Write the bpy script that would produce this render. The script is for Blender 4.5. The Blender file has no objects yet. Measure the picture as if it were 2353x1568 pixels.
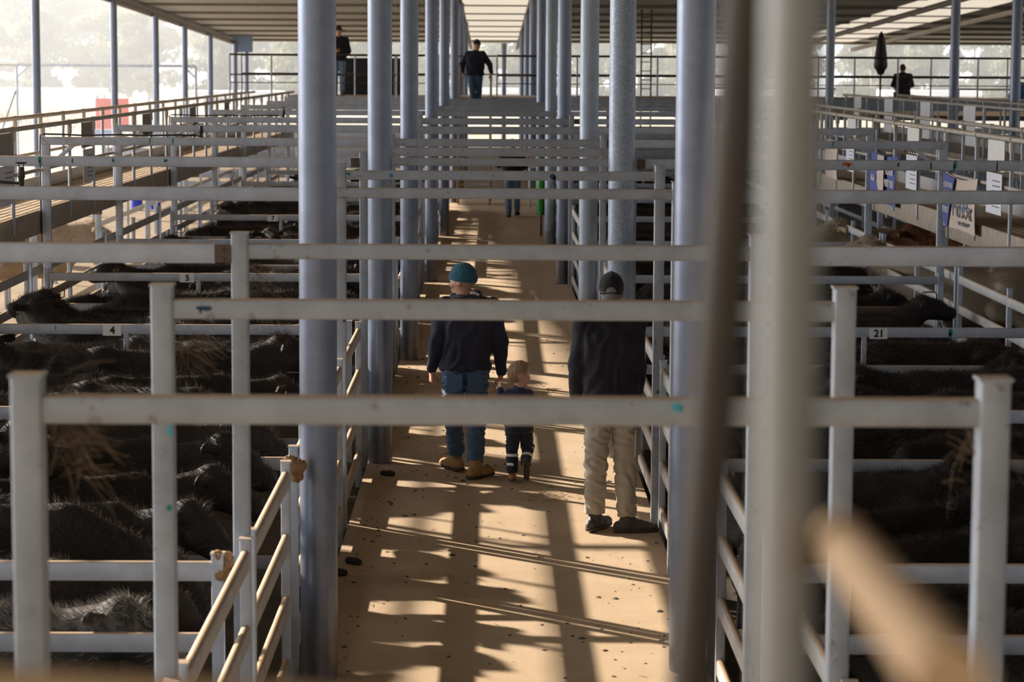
import bpy, math, random
import numpy as np
from mathutils import Vector, Matrix
random.seed(7)
rng = np.random.RandomState(7)
C = bpy.context.scene.collection
scene = bpy.context.scene

# ------------------------------------------------------------------ camera
CAM_Z = 3.35
cam_d = bpy.data.cameras.new('camera')
cam = bpy.data.objects.new('camera', cam_d)
C.objects.link(cam)
cam_d.sensor_width = 36.0
cam_d.lens = 85.0
cam_d.clip_start = 0.05
cam_d.clip_end = 2000
rot = Matrix(((0.9999535554, -0.0042104827, -0.0086694263),
              (-0.0081362727, 0.1133713606, -0.9935193685),
              (0.0051660608, 0.9935437617, 0.1133318375)))
cam.matrix_world = Matrix.Translation((0, 0, CAM_Z)) @ rot.to_4x4()
cam_d.dof.use_dof = True
cam_d.dof.focus_distance = 18.6
cam_d.dof.aperture_fstop = 4.8
scene.camera = cam

# ------------------------------------------------------------------ sky, sun, exposure
world = bpy.data.worlds.new('hazy_sky')
scene.world = world
world.use_nodes = True
wn = world.node_tree
wn.nodes.clear()
w_out = wn.nodes.new('ShaderNodeOutputWorld')
w_bg = wn.nodes.new('ShaderNodeBackground')
w_tc = wn.nodes.new('ShaderNodeTexCoord')
w_sep = wn.nodes.new('ShaderNodeSeparateXYZ')
w_ramp = wn.nodes.new('ShaderNodeValToRGB')
w_ramp.color_ramp.elements[0].position = 0.0
w_ramp.color_ramp.elements[0].color = (0.82, 0.92, 1.04, 1)
w_ramp.color_ramp.elements[1].position = 0.6
w_ramp.color_ramp.elements[1].color = (0.72, 0.84, 1.0, 1)
wn.links.new(w_tc.outputs['Generated'], w_sep.inputs[0])
wn.links.new(w_sep.outputs['Z'], w_ramp.inputs[0])
SUN_AZ, SUN_EL = math.radians(50.0), math.radians(21.0)
# bright hazy aureole of the low sun, over an even pale sky
def w_math(op, a, b):
    n = wn.nodes.new('ShaderNodeMath')
    n.operation = op
    for v, i in ((a, 0), (b, 1)):
        if isinstance(v, (int, float)):
            n.inputs[i].default_value = v
        else:
            wn.links.new(v, n.inputs[i])
    return n.outputs[0]
w_dot = wn.nodes.new('ShaderNodeVectorMath')
w_dot.operation = 'DOT_PRODUCT'
wn.links.new(w_tc.outputs['Generated'], w_dot.inputs[0])
_el = math.radians(12)
w_dot.inputs[1].default_value = (-math.sin(math.radians(70))*math.cos(_el), math.cos(math.radians(70))*math.cos(_el), math.sin(_el))
w_d = w_math('MAXIMUM', w_dot.outputs['Value'], 0.0)
w_lobe = w_math('ADD', w_math('MULTIPLY', w_math('POWER', w_d, 12.0), 6.2), w_math('MULTIPLY', w_math('POWER', w_d, 2.0), .5))
w_lc = wn.nodes.new('ShaderNodeVectorMath')
w_lc.operation = 'SCALE'
w_lc.inputs[0].default_value = (0.96, 0.97, 1.0)
wn.links.new(w_lobe, w_lc.inputs['Scale'])
w_bs = wn.nodes.new('ShaderNodeVectorMath')
w_bs.operation = 'SCALE'
wn.links.new(w_ramp.outputs[0], w_bs.inputs[0])
w_bs.inputs['Scale'].default_value = 0.72
w_add = wn.nodes.new('ShaderNodeVectorMath')
wn.links.new(w_lc.outputs[0], w_add.inputs[0])
wn.links.new(w_bs.outputs[0], w_add.inputs[1])
wn.links.new(w_add.outputs[0], w_bg.inputs['Color'])
w_bg.inputs['Strength'].default_value = 1.0
wn.links.new(w_bg.outputs[0], w_out.inputs['Surface'])

sun_d = bpy.data.lights.new('sun', 'SUN')
sun_d.energy = 7.9
sun_d.angle = math.radians(0.8)
sun_d.color = (1.0, 0.90, 0.76)
sun = bpy.data.objects.new('sun', sun_d)
C.objects.link(sun)
_to = Vector((-math.sin(SUN_AZ) * math.cos(SUN_EL), math.cos(SUN_AZ) * math.cos(SUN_EL), math.sin(SUN_EL)))
sun.rotation_euler = _to.to_track_quat('Z', 'Y').to_euler()
sun.location = (-30, 40, 25)

scene.view_settings.view_transform = 'Standard'
scene.view_settings.look = 'None'
scene.view_settings.gamma = 1.0
scene.view_settings.use_curve_mapping = False
scene.view_settings.exposure = 0.70
cy = scene.cycles
cy.use_denoising = True
cy.max_bounces = 8
cy.diffuse_bounces = 4
cy.glossy_bounces = 3
cy.transmission_bounces = 4
cy.transparent_max_bounces = 8
cy.volume_bounces = 0
cy.sample_clamp_indirect = 6.0
cy.caustics_reflective = False
cy.caustics_refractive = False

# ------------------------------------------------------------------ mesh helpers
def rbox_section(w, h, b):
    """rounded rectangle outline, counter-clockwise"""
    b = min(b, w * .49, h * .49)
    if b <= 0:
        return [(-w/2, -h/2), (w/2, -h/2), (w/2, h/2), (-w/2, h/2)]
    pts = []
    for cx, cy_, a0 in ((w/2-b, -h/2+b, -90), (w/2-b, h/2-b, 0), (-w/2+b, h/2-b, 90), (-w/2+b, -h/2+b, 180)):
        for k in range(3):
            a = math.radians(a0 + 45*k)
            pts.append((cx + b*math.cos(a), cy_ + b*math.sin(a)))
    return pts

class MB:
    def __init__(s):
        s.v, s.f = [], []
    def add(s, vs, fs):
        o = len(s.v)
        s.v.extend([tuple(p) for p in vs])
        s.f.extend([tuple(i + o for i in f) for f in fs])
        return s
    def sweep(s, sec, pts, frames, cap=True):
        n = len(sec)
        vs, fs = [], []
        for p, (a, b) in zip(pts, frames):
            for x, y in sec:
                vs.append(Vector(p) + a*x + b*y)
        m = len(pts)
        for i in range(m-1):
            for j in range(n):
                k = (j+1) % n
                fs.append((i*n+j, i*n+k, (i+1)*n+k, (i+1)*n+j))
        if cap:
            fs.append(tuple(reversed(range(n))))
            fs.append(tuple(range((m-1)*n, m*n)))
        return s.add(vs, fs)
    def bar(s, p0, p1, w, h, b=0.006, up=(0, 0, 1)):
        """rounded rectangular tube, w sideways, h along up"""
        p0, p1 = Vector(p0), Vector(p1)
        d = (p1-p0).normalized()
        u = Vector(up)
        if abs(d.dot(u)) > .99:
            u = Vector((0, 1, 0))
        side = d.cross(u).normalized()
        u = side.cross(d).normalized()
        return s.sweep(rbox_section(w, h, b), [p0, p1], [(side, u)]*2)
    def tube(s, pts, r, n=12):
        pts = [Vector(p) for p in pts]
        fr = []
        ref = Vector((0, 0, 1))
        for i, p in enumerate(pts):
            d = (pts[min(i+1, len(pts)-1)] - pts[max(i-1, 0)]).normalized()
            if abs(d.dot(ref)) > .98:
                ref = Vector((0, 1, 0)) if abs(d.y) < .9 else Vector((1, 0, 0))
            a = d.cross(ref).normalized()
            b = a.cross(d).normalized()
            fr.append((a, b))
        rr = r if isinstance(r, (list, tuple)) else [r]*len(pts)
        vs, fs = [], []
        for p, (a, b), q in zip(pts, fr, rr):
            for j in range(n):
                t = 2*math.pi*j/n
                vs.append(p + a*math.cos(t)*q + b*math.sin(t)*q)
        m = len(pts)
        for i in range(m-1):
            for j in range(n):
                k = (j+1) % n
                fs.append((i*n+j, i*n+k, (i+1)*n+k, (i+1)*n+j))
        fs.append(tuple(reversed(range(n))))
        fs.append(tuple(range((m-1)*n, m*n)))
        return s.add(vs, fs)
    def box(s, lo, hi, b=0.0):
        lo, hi = Vector(lo), Vector(hi)
        c = (lo+hi)/2
        if b > 0:
            return s.bar((c.x, c.y, lo.z), (c.x, c.y, hi.z), hi.x-lo.x, hi.y-lo.y, b, up=(0, 1, 0))
        x0, y0, z0 = lo
        x1, y1, z1 = hi
        return s.add([(x0, y0, z0), (x1, y0, z0), (x1, y1, z0), (x0, y1, z0), (x0, y0, z1), (x1, y0, z1), (x1, y1, z1), (x0, y1, z1)],
                     [(0, 3, 2, 1), (4, 5, 6, 7), (0, 1, 5, 4), (1, 2, 6, 5), (2, 3, 7, 6), (3, 0, 4, 7)])
    def prism(s, poly, p, a, b, t):
        """polygon in plane (a,b) at p, thickness t along a x b"""
        a, b, p = Vector(a), Vector(b), Vector(p)
        nrm = a.cross(b).normalized()
        n = len(poly)
        vs = [p + a*x + b*y for x, y in poly] + [p + a*x + b*y + nrm*t for x, y in poly]
        fs = [tuple(reversed(range(n))), tuple(range(n, 2*n))]
        fs += [(i, (i+1) % n, n+(i+1) % n, n+i) for i in range(n)]
        return s.add(vs, fs)
    def mesh(s, name, m, smooth=True):
        me = bpy.data.meshes.new(name)
        me.from_pydata([tuple(p) for p in s.v], [], s.f)
        me.update()
        if m is not None:
            me.materials.append(m)
        if smooth:
            me.shade_smooth()
            me.set_sharp_from_angle(angle=math.radians(50))
        return me

def link(name, me, parent=None, loc=None):
    o = bpy.data.objects.new(name, me)
    C.objects.link(o)
    if parent is not None:
        o.parent = parent
    if loc is not None:
        o.location = loc
    return o
def obj(name, mb, m, parent=None, loc=None, smooth=True):
    return link(name, mb.mesh(name, m, smooth), parent, loc)
def tag(o, label=None, cat=None, group=None, kind=None):
    if label: o['label'] = label
    if cat: o['category'] = cat
    if group: o['group'] = group
    if kind: o['kind'] = kind
    return o
def thing(name, label, cat, loc=(0, 0, 0), group=None, rotz=0):
    o = bpy.data.objects.new(name, None)
    C.objects.link(o)
    o.empty_display_size = .2
    o.location = loc
    o.rotation_euler = (0, 0, rotz)
    return tag(o, label, cat, group)
def copy_tree(o, parent=None):
    c = o.copy()
    C.objects.link(c)
    if parent is not None:
        c.parent = parent
    for ch in list(o.children):
        copy_tree(ch, c)
    return c
def text_obj(name, s, size, m, parent, loc, rot, bold=0.0, align='CENTER', sx=1.0):
    cu = bpy.data.curves.new(name, 'FONT')
    cu.body = s
    cu.size = size
    cu.align_x = align
    cu.align_y = 'CENTER'
    cu.offset = bold
    cu.extrude = 0.0008
    cu.materials.append(m)
    tmp = bpy.data.objects.new(name, cu)
    C.objects.link(tmp)
    me = bpy.data.meshes.new_from_object(tmp.evaluated_get(bpy.context.evaluated_depsgraph_get()))
    bpy.data.objects.remove(tmp)
    bpy.data.curves.remove(cu)
    o = bpy.data.objects.new(name, me)
    C.objects.link(o)
    o.parent = parent
    o.location = loc
    o.rotation_euler = rot
    o.scale = (sx, 1, 1)
    return o
ORD = ['nearest', 'second', 'third', 'fourth', 'fifth', 'sixth', 'seventh', 'eighth', 'ninth', 'tenth', 'eleventh', 'twelfth', 'thirteenth', 'fourteenth', 'fifteenth', 'sixteenth']

# ------------------------------------------------------------------ materials
def nodes(name):
    m = bpy.data.materials.new(name)
    m.use_nodes = True
    nt = m.node_tree
    bs = nt.nodes['Principled BSDF']
    return m, nt, bs
def N(nt, t, **kw):
    n = nt.nodes.new(t)
    for k, v in kw.items():
        setattr(n, k, v)
    return n
def mixc(nt, fac, a, b):
    x = N(nt, 'ShaderNodeMix', data_type='RGBA')
    if hasattr(fac, 'is_linked') or not isinstance(fac, (int, float)):
        nt.links.new(fac, x.inputs[0])
    else:
        x.inputs[0].default_value = fac
    for v, i in ((a, 6), (b, 7)):
        if isinstance(v, tuple):
            x.inputs[i].default_value = (*v[:3], 1)
        else:
            nt.links.new(v, x.inputs[i])
    return x.outputs[2]
def noise(nt, scale, detail=4, rough=.6, coord='Object', stretch=None):
    tc = N(nt, 'ShaderNodeTexCoord')
    n = N(nt, 'ShaderNodeTexNoise')
    n.inputs['Scale'].default_value = scale
    n.inputs['Detail'].default_value = detail
    n.inputs['Roughness'].default_value = rough
    if stretch:
        mp = N(nt, 'ShaderNodeMapping')
        mp.inputs['Scale'].default_value = stretch
        nt.links.new(tc.outputs[coord], mp.inputs[0])
        nt.links.new(mp.outputs[0], n.inputs['Vector'])
    else:
        nt.links.new(tc.outputs[coord], n.inputs['Vector'])
    return n.outputs['Fac']
def ramp(nt, src, a, b):
    r = N(nt, 'ShaderNodeMapRange')
    r.inputs[1].default_value = a
    r.inputs[2].default_value = b
    nt.links.new(src, r.inputs[0])
    return r.outputs[0]
def math_(nt, op, a, b):
    x = N(nt, 'ShaderNodeMath', operation=op)
    for v, i in ((a, 0), (b, 1)):
        if isinstance(v, (int, float)):
            x.inputs[i].default_value = v
        else:
            nt.links.new(v, x.inputs[i])
    return x.outputs[0]
def bump(nt, bs, src, strength, dist=.01):
    b = N(nt, 'ShaderNodeBump')
    b.inputs['Strength'].default_value = strength
    b.inputs['Distance'].default_value = dist
    nt.links.new(src, b.inputs['Height'])
    nt.links.new(b.outputs[0], bs.inputs['Normal'])
DUST = (0.50, 0.33, 0.19)
def steel(name, col, metal=.3, rough=.5, dust=.85, rust=.0, spangle=0.0, grime=.35, dustcol=DUST, foot=0.0):
    """galvanised steel: mottling, dust settled on faces that look up, specks of rust"""
    m, nt, bs = nodes(name)
    n1 = noise(nt, 6, 5, .65)
    dark = tuple(c*.72 for c in col)
    c = mixc(nt, ramp(nt, n1, .3, .7), dark, col)
    if spangle:
        tc = N(nt, 'ShaderNodeTexCoord')
        vo = N(nt, 'ShaderNodeTexVoronoi')
        vo.inputs['Scale'].default_value = 90
        nt.links.new(tc.outputs['Object'], vo.inputs['Vector'])
        sepc = N(nt, 'ShaderNodeSeparateColor')
        nt.links.new(vo.outputs['Color'], sepc.inputs[0])
        c = mixc(nt, math_(nt, 'MULTIPLY', sepc.outputs[0], spangle), c, (.18, .19, .22))
    if grime:
        n2 = noise(nt, 2.2, 6, .7)
        c = mixc(nt, math_(nt, 'MULTIPLY', ramp(nt, n2, .55, .8), grime), c, (.2, .15, .1))
    if rust:
        n3 = noise(nt, 14, 8, .75)
        c = mixc(nt, math_(nt, 'MULTIPLY', ramp(nt, n3, .6, .68), rust), c, (.13, .06, .03))
    if foot:    # splashed dirt on the lowest half metre
        tcf = N(nt, 'ShaderNodeTexCoord')
        spf = N(nt, 'ShaderNodeSeparateXYZ')
        nt.links.new(tcf.outputs['Object'], spf.inputs[0])
        hz_ = math_(nt, 'ADD', spf.outputs['Z'], math_(nt, 'MULTIPLY', noise(nt, 7, 6, .7), 1.1))
        c = mixc(nt, math_(nt, 'MULTIPLY', ramp(nt, hz_, 1.0, .45), foot), c, (.17, .115, .065))
    mt = math_(nt, 'MULTIPLY', 1.0, metal)
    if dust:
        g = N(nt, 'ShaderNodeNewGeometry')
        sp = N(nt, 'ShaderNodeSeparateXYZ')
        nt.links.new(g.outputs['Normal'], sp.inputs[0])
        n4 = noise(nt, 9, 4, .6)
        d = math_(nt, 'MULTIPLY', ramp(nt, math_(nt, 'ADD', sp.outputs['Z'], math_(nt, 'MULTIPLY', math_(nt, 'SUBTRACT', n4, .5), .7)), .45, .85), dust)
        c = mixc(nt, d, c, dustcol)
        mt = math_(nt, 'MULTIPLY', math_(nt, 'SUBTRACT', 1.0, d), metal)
    nt.links.new(c, bs.inputs['Base Color'])
    nt.links.new(mt, bs.inputs['Metallic'])
    bs.inputs['Roughness'].default_value = rough
    return m
def plain(name, col, rough=.7, metal=0, var=.15, scale=12, bmp=0, sss=0):
    m, nt, bs = nodes(name)
    n1 = noise(nt, scale, 5, .65)
    c = mixc(nt, n1, tuple(x*(1-var) for x in col), tuple(min(1, x*(1+var)) for x in col))
    nt.links.new(c, bs.inputs['Base Color'])
    bs.inputs['Roughness'].default_value = rough
    bs.inputs['Metallic'].default_value = metal
    if bmp:
        bump(nt, bs, noise(nt, scale*6, 3, .6), bmp, .004)
    if sss:
        bs.inputs['Subsurface Weight'].default_value = sss
        bs.inputs['Subsurface Radius'].default_value = (.02, .006, .003)
        bs.inputs['Subsurface Scale'].default_value = .5
    return m
def cloth(name, col, var=.2, fold=.5, weave=260, sheen=.15):
    m, nt, bs = nodes(name)
    n1 = noise(nt, 7, 5, .65)
    c = mixc(nt, n1, tuple(x*(1-var) for x in col), tuple(min(1, x*(1+var)) for x in col))
    nt.links.new(c, bs.inputs['Base Color'])
    bs.inputs['Roughness'].default_value = .92
    bs.inputs['Sheen Weight'].default_value = sheen
    h = math_(nt, 'ADD', math_(nt, 'MULTIPLY', noise(nt, 16, 3, .5), fold), math_(nt, 'MULTIPLY', noise(nt, weave, 2, .5), .12))
    bump(nt, bs, h, .6, .012)
    return m

M = {}
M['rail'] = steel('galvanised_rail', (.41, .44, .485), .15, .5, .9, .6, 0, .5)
M['gate'] = steel('gate_steel', (.56, .60, .68), .1, .45, .85, .25)
M['rusty'] = steel('rusty_rail', (.16, .10, .08), .1, .7, .6, .7)
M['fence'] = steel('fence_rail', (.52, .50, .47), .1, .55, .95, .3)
M['pillar'] = steel('pillar_steel', (.225, .25, .32), .55, .36, .0, .0, .12, .25, foot=.7)
M['pillar_spangle'] = steel('spangled_pillar_steel', (.36, .41, .50), .4, .4, 0, 0, .75, .15, foot=.6)
M['pillar_white'] = steel('pale_pillar_steel', (.42, .48, .56), .3, .42, 0, 0, .2, .15, foot=.6)
M['handrail'] = steel('handrail_pipe', (.60, .54, .46), .1, .5, .8, .2)
M['pipe'] = steel('pipe_post', (.42, .43, .45), .35, .45, .5, .1, .25)
M['channel'] = steel('deck_channel', (.42, .34, .26), .1, .6, .9, .6, 0, .6)
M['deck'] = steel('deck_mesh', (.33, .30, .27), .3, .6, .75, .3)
M['dark_steel'] = steel('dark_steel', (.055, .048, .042), .3, .5, .3, .1)
M['warm_steel'] = steel('near_post_steel', (.29, .285, .27), .25, .45, .5, .1)
M['brown_steel'] = steel('brown_brace_steel', (.07, .052, .040), .1, .6, .3, .1)
M['tan'] = plain('dust_caked_pipe', (.56, .37, .21), .85)
M['stair_tan'] = plain('weathered_timber', (.42, .27, .13), .8, 0, .3, 5)
M['white'] = plain('white_plate', (.90, .89, .88), .5, 0, .04, 8)
M['black'] = plain('black_paint', (.012, .012, .013), .5)
M['black_hose'] = plain('black_poly_hose', (.02, .019, .018), .45)
M['yellow'] = plain('yellow_sticker', (.78, .66, .02), .5)
M['red'] = plain('red_board', (.75, .12, .09), .6)
M['sign_red'] = plain('sign_red', (.6, .07, .06), .5)
M['green'] = plain('bright_green_plastic', (.06, .5, .05), .45)
M['blue_plastic'] = plain('blue_plastic', (.03, .07, .6), .4)
M['teal_paint'] = plain('teal_stock_paint', (.01, .22, .2), .6)
M['blue_paint'] = plain('blue_stock_paint', (.02, .2, .45), .6)
M['navy_paint'] = plain('dark_blue_stock_paint', (.015, .05, .09), .6)
M['cyan_paint'] = plain('cyan_stock_paint', (.07, .42, .55), .6)
M['orange_paint'] = plain('orange_stock_paint', (.6, .12, .03), .6)
M['green_paint'] = plain('green_stock_paint', (.02, .16, .05), .6)
M['banner_blue'] = cloth('banner_blue', (.09, .12, .36), .12, .4)
M['banner_cream'] = cloth('banner_cream', (.70, .56, .46), .1, .4)
M['paper'] = plain('paper_sheet', (.75, .74, .78), .7, 0, .06)
M['ink'] = plain('ink_grey', (.09, .09, .11), .7)
M['banner_white'] = plain('banner_white_print', (.72, .64, .58), .8)
M['skin'] = plain('skin', (.50, .25, .17), .55, 0, .12, 9, .1, .25)
M['skin_child'] = plain('fair_skin', (.62, .36, .27), .5, 0, .08, 9, 0, .3)
M['eye'] = plain('eye_white', (.7, .68, .65), .3)
M['eye_dark'] = plain('eye_iris', (.03, .02, .015), .3)
M['wood_tail'] = plain('tail_switch', (.03, .024, .02), .8)
# ------------------------------------------------------------------ smooth implicit bodies -> one continuous mesh
class Vol:
    def __init__(s, lo, hi, h):
        s.lo = np.array(lo, float)
        s.h = h
        s.n = np.ceil((np.array(hi, float) - s.lo)/h).astype(int) + 1
        s.D = np.full(s.n, 9.0, np.float32)
    def _g(s, lo, hi):
        i0 = np.maximum(np.floor((np.array(lo)-s.lo)/s.h).astype(int), 0)
        i1 = np.minimum(np.ceil((np.array(hi)-s.lo)/s.h).astype(int)+1, s.n)
        if (i1 <= i0).any():
            return None, None
        sl = tuple(slice(a, b) for a, b in zip(i0, i1))
        ax = [s.lo[k] + np.arange(i0[k], i1[k])*s.h for k in range(3)]
        return sl, (ax[0][:, None, None], ax[1][None, :, None], ax[2][None, None, :])
    def _put(s, sl, d, k, sub):
        cur = s.D[sl]
        if sub:
            d = -d
            if k > 0:
                h = np.maximum(k-np.abs(cur-d), 0)/k
                s.D[sl] = np.maximum(cur, d) + h*h*k*.25
            else:
                s.D[sl] = np.maximum(cur, d)
        else:
            if k > 0:
                h = np.maximum(k-np.abs(cur-d), 0)/k
                s.D[sl] = np.minimum(cur, d) - h*h*k*.25
            else:
                s.D[sl] = np.minimum(cur, d)
    def cap(s, a, b, ra, rb=None, k=.02, sub=False, flat=None):
        """cone with round ends from a to b; flat=(axis, factor) squashes distances along a direction"""
        rb = ra if rb is None else rb
        a, b = np.array(a, float), np.array(b, float)
        r = max(ra, rb)+k+s.h*2.5
        sl, g = s._g(np.minimum(a, b)-r, np.maximum(a, b)+r)
        if sl is None:
            return s
        ab = b-a
        L = max(ab@ab, 1e-9)
        P = [g[i]-a[i] for i in range(3)]
        t = np.clip((P[0]*ab[0]+P[1]*ab[1]+P[2]*ab[2])/L, 0, 1)
        Q = [P[i]-t*ab[i] for i in range(3)]
        if flat is not None:
            n, fct = np.array(flat[0], float), flat[1]
            n = n/np.linalg.norm(n)
            dn = Q[0]*n[0]+Q[1]*n[1]+Q[2]*n[2]
            Q = [Q[i]+n[i]*dn*(fct-1) for i in range(3)]
        d = np.sqrt(Q[0]**2+Q[1]**2+Q[2]**2) - (ra+(rb-ra)*t)
        s._put(sl, d.astype(np.float32), k, sub)
        return s
    def ell(s, c, r, R=None, k=.02, sub=False):
        c, r = np.array(c, float), np.array(r, float)
        m = r.max()+k+s.h*2.5
        sl, g = s._g(c-m, c+m)
        if sl is None:
            return s
        P = [g[i]-c[i] for i in range(3)]
        if R is not None:
            R = np.array(R, float)      # columns are the ellipsoid's axes
            P = [P[0]*R[0, i]+P[1]*R[1, i]+P[2]*R[2, i] for i in range(3)]
        k0 = np.sqrt(sum((P[i]/r[i])**2 for i in range(3)))
        k1 = np.sqrt(sum((P[i]/r[i]**2)**2 for i in range(3)))+1e-9
        s._put(sl, (k0*(k0-1)/k1).astype(np.float32), k, sub)
        return s
    def cut(s, n, c):
        """keep the half space n.p < c"""
        n = np.array(n, float)
        L = np.linalg.norm(n)
        n, c = n/L, c/L
        ax = [s.lo[k] + np.arange(s.n[k])*s.h for k in range(3)]
        d = ax[0][:, None, None]*n[0]+ax[1][None, :, None]*n[1]+ax[2][None, None, :]*n[2]-c
        s.D = np.maximum(s.D, d.astype(np.float32))
        return s
    def nets(s):
        D = s.D
        S = D < 0
        nx, ny, nz = D.shape
        cnt = np.zeros((nx-1, ny-1, nz-1), np.int8)
        for i in (0, 1):
            for j in (0, 1):
                for k in (0, 1):
                    cnt += S[i:nx-1+i, j:ny-1+j, k:nz-1+k]
        act = np.argwhere((cnt > 0) & (cnt < 8))
        if len(act) == 0:
            return np.zeros((0, 3)), np.zeros((0, 4), int)
        idx = np.full(cnt.shape, -1, np.int64)
        idx[tuple(act.T)] = np.arange(len(act))
        acc = np.zeros((len(act), 3))
        num = np.zeros(len(act))
        cor = [(i, j, k) for i in (0, 1) for j in (0, 1) for k in (0, 1)]
        for a in cor:
            for ax in range(3):
                if a[ax] == 1:
                    continue
                b = list(a)
                b[ax] = 1
                pa, pb = act+np.array(a), act+np.array(b)
                da, db = D[tuple(pa.T)], D[tuple(pb.T)]
                m = (da < 0) != (db < 0)
                t = da[m]/(da[m]-db[m])
                acc[m] += pa[m] + (pb[m]-pa[m])*t[:, None]
                num[m] += 1
        V = s.lo + (acc/num[:, None])*s.h
        F = []
        for ax in range(3):
            o1, o2 = [(1, 2), (2, 0), (0, 1)][ax]
            A = np.take(S, range(0, S.shape[ax]-1), axis=ax)
            B = np.take(S, range(1, S.shape[ax]), axis=ax)
            e = np.argwhere(A != B)
            e = e[(e[:, o1] > 0) & (e[:, o2] > 0) & (e[:, o1] < D.shape[o1]-1) & (e[:, o2] < D.shape[o2]-1)]
            ins = A[tuple(e.T)]
            u1, u2 = np.zeros(3, int), np.zeros(3, int)
            u1[o1] = 1
            u2[o2] = 1
            q = np.stack([idx[tuple((e-u1-u2).T)], idx[tuple((e-u2).T)], idx[tuple(e.T)], idx[tuple((e-u1).T)]], 1)
            q[~ins] = q[~ins][:, ::-1]
            F.append(q)
        F = np.concatenate(F)
        return V, F[(F >= 0).all(1)]

def vnormals(V, F):
    n = np.cross(V[F[:, 2]]-V[F[:, 0]], V[F[:, 3]]-V[F[:, 1]])
    vn = np.zeros_like(V)
    for i in range(4):
        np.add.at(vn, F[:, i], n)
    return vn/(np.linalg.norm(vn, axis=1, keepdims=True)+1e-12)
def relax(V, F, it=2, f=.5):
    for _ in range(it):
        acc = np.zeros_like(V)
        c = np.zeros(len(V))
        for i in range(4):
            a, b = F[:, i], F[:, (i+1) % 4]
            np.add.at(acc, a, V[b])
            np.add.at(acc, b, V[a])
            np.add.at(c, a, 1)
            np.add.at(c, b, 1)
        V = V + f*(acc/np.maximum(c, 1)[:, None]-V)
    return V
def vmesh(name, vol, m, it=1, fold=0.0, ff=9.0, seed=0, zf=1.0):
    V, F = vol.nets()
    V = relax(V, F, it)
    if fold:
        r = np.random.RandomState(seed)
        n = vnormals(V, F)
        w = np.zeros(len(V))
        for _ in range(7):
            d = r.normal(size=3)*np.array([1, 1, zf])
            d = d/np.linalg.norm(d)*ff*r.uniform(.7, 1.8)
            w += np.sin(V@d*2*math.pi/1.0*.5+r.uniform(0, 6.28))
        w2 = np.sin(w*1.3)
        V = V + n*(w2*fold)[:, None]
    me = bpy.data.meshes.new(name)
    me.from_pydata(V.tolist(), [], F.tolist())
    me.update()
    me.materials.append(m)
    me.shade_smooth()
    return me, V, F
def tufts(name, V, F, m, count, length, width, sel, lay, seed=1, up=.5):
    """short hairs as slim triangles standing on a surface; lay = combing direction"""
    r = np.random.RandomState(seed)
    n = vnormals(V, F)
    w = sel(V, n)
    p = np.cumsum(w/w.sum())
    i = np.searchsorted(p, r.rand(count)).clip(0, len(V)-1)
    base = V[i] + r.normal(size=(count, 3))*.006
    nn = n[i]
    d = nn*up + np.array(lay)*1.0 + r.normal(size=(count, 3))*.33
    d /= np.linalg.norm(d, axis=1, keepdims=True)
    L = length*r.uniform(.5, 1.3, (count, 1))
    sd = np.cross(d, nn+r.normal(size=(count, 3))*.4)
    sd /= np.linalg.norm(sd, axis=1, keepdims=True)+1e-9
    W = width*r.uniform(.7, 1.3, (count, 1))
    vs = np.empty((count*3, 3))
    vs[0::3] = base - nn*.004 + sd*W
    vs[1::3] = base - nn*.004 - sd*W
    vs[2::3] = base + d*L
    me = bpy.data.meshes.new(name)
    me.from_pydata(vs.tolist(), [], np.arange(count*3).reshape(-1, 3).tolist())
    me.update()
    me.materials.append(m)
    return me
PEN_Z = -.14
PENS = [5.65, 10.75, 15.7, 20.75, 25.9, 31.0, 36.1, 41.2, 46.3, 51.4, 56.5]
# ------------------------------------------------------------------ floor, ground, roof
def dirt(name, a, b, c_, scale=3, bmp=.5, fleck=.0):
    m, nt, bs = nodes(name)
    c = mixc(nt, ramp(nt, noise(nt, scale, 7, .65), .3, .7), a, b)
    c = mixc(nt, math_(nt, 'MULTIPLY', ramp(nt, noise(nt, scale*.3, 5, .6), .5, .75), .5), c, c_)
    if fleck:
        c = mixc(nt, math_(nt, 'MULTIPLY', ramp(nt, noise(nt, 26, 6, .8), .66, .72), fleck), c, (.10, .065, .035))
        c = mixc(nt, math_(nt, 'MULTIPLY', ramp(nt, noise(nt, 5.5, 8, .8, stretch=(.6, 1.5, 1)), .60, .74), fleck*.6), c, (.25, .15, .07))
    nt.links.new(c, bs.inputs['Base Color'])
    bs.inputs['Roughness'].default_value = .9
    bump(nt, bs, noise(nt, scale*9, 6, .7), bmp, .01)
    return m
m_walk = dirt('dusty_concrete', (.53, .38, .24), (.45, .31, .185), (.58, .43, .29), 2.2, .25, .8)
m_pen = dirt('pen_manure', (.10, .07, .04), (.05, .035, .02), (.14, .10, .055), 3, .9)
m_yard = dirt('straw_dirt', (.25, .165, .085), (.16, .105, .05), (.34, .235, .125), 1.5, .9)
m_out = dirt('dry_grass_ground', (.50, .42, .30), (.42, .34, .22), (.58, .50, .38), .4, .3)
fl = MB().box((-1.04, -4, -.5), (1.225, 64, 0), 0)
tag(obj('floor', fl, m_walk, smooth=False), kind='structure')
for nm, x0, x1 in (('ground_left_pens', -5.0, -1.04), ('ground_right_pens', 1.225, 5.05)):
    tag(obj(nm, MB().box((x0, -4, -.6), (x1, 64, PEN_Z), 0), m_pen, smooth=False), kind='structure')
tag(obj('ground_left_yard', MB().box((-13, -4, -.6), (-5.0, 112, -.28), 0), m_yard, smooth=False), kind='structure')
tag(obj('ground_right_yard', MB().box((5.05, -4, -.6), (34, 112, -.28), 0), m_pen, smooth=False), kind='structure')
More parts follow.
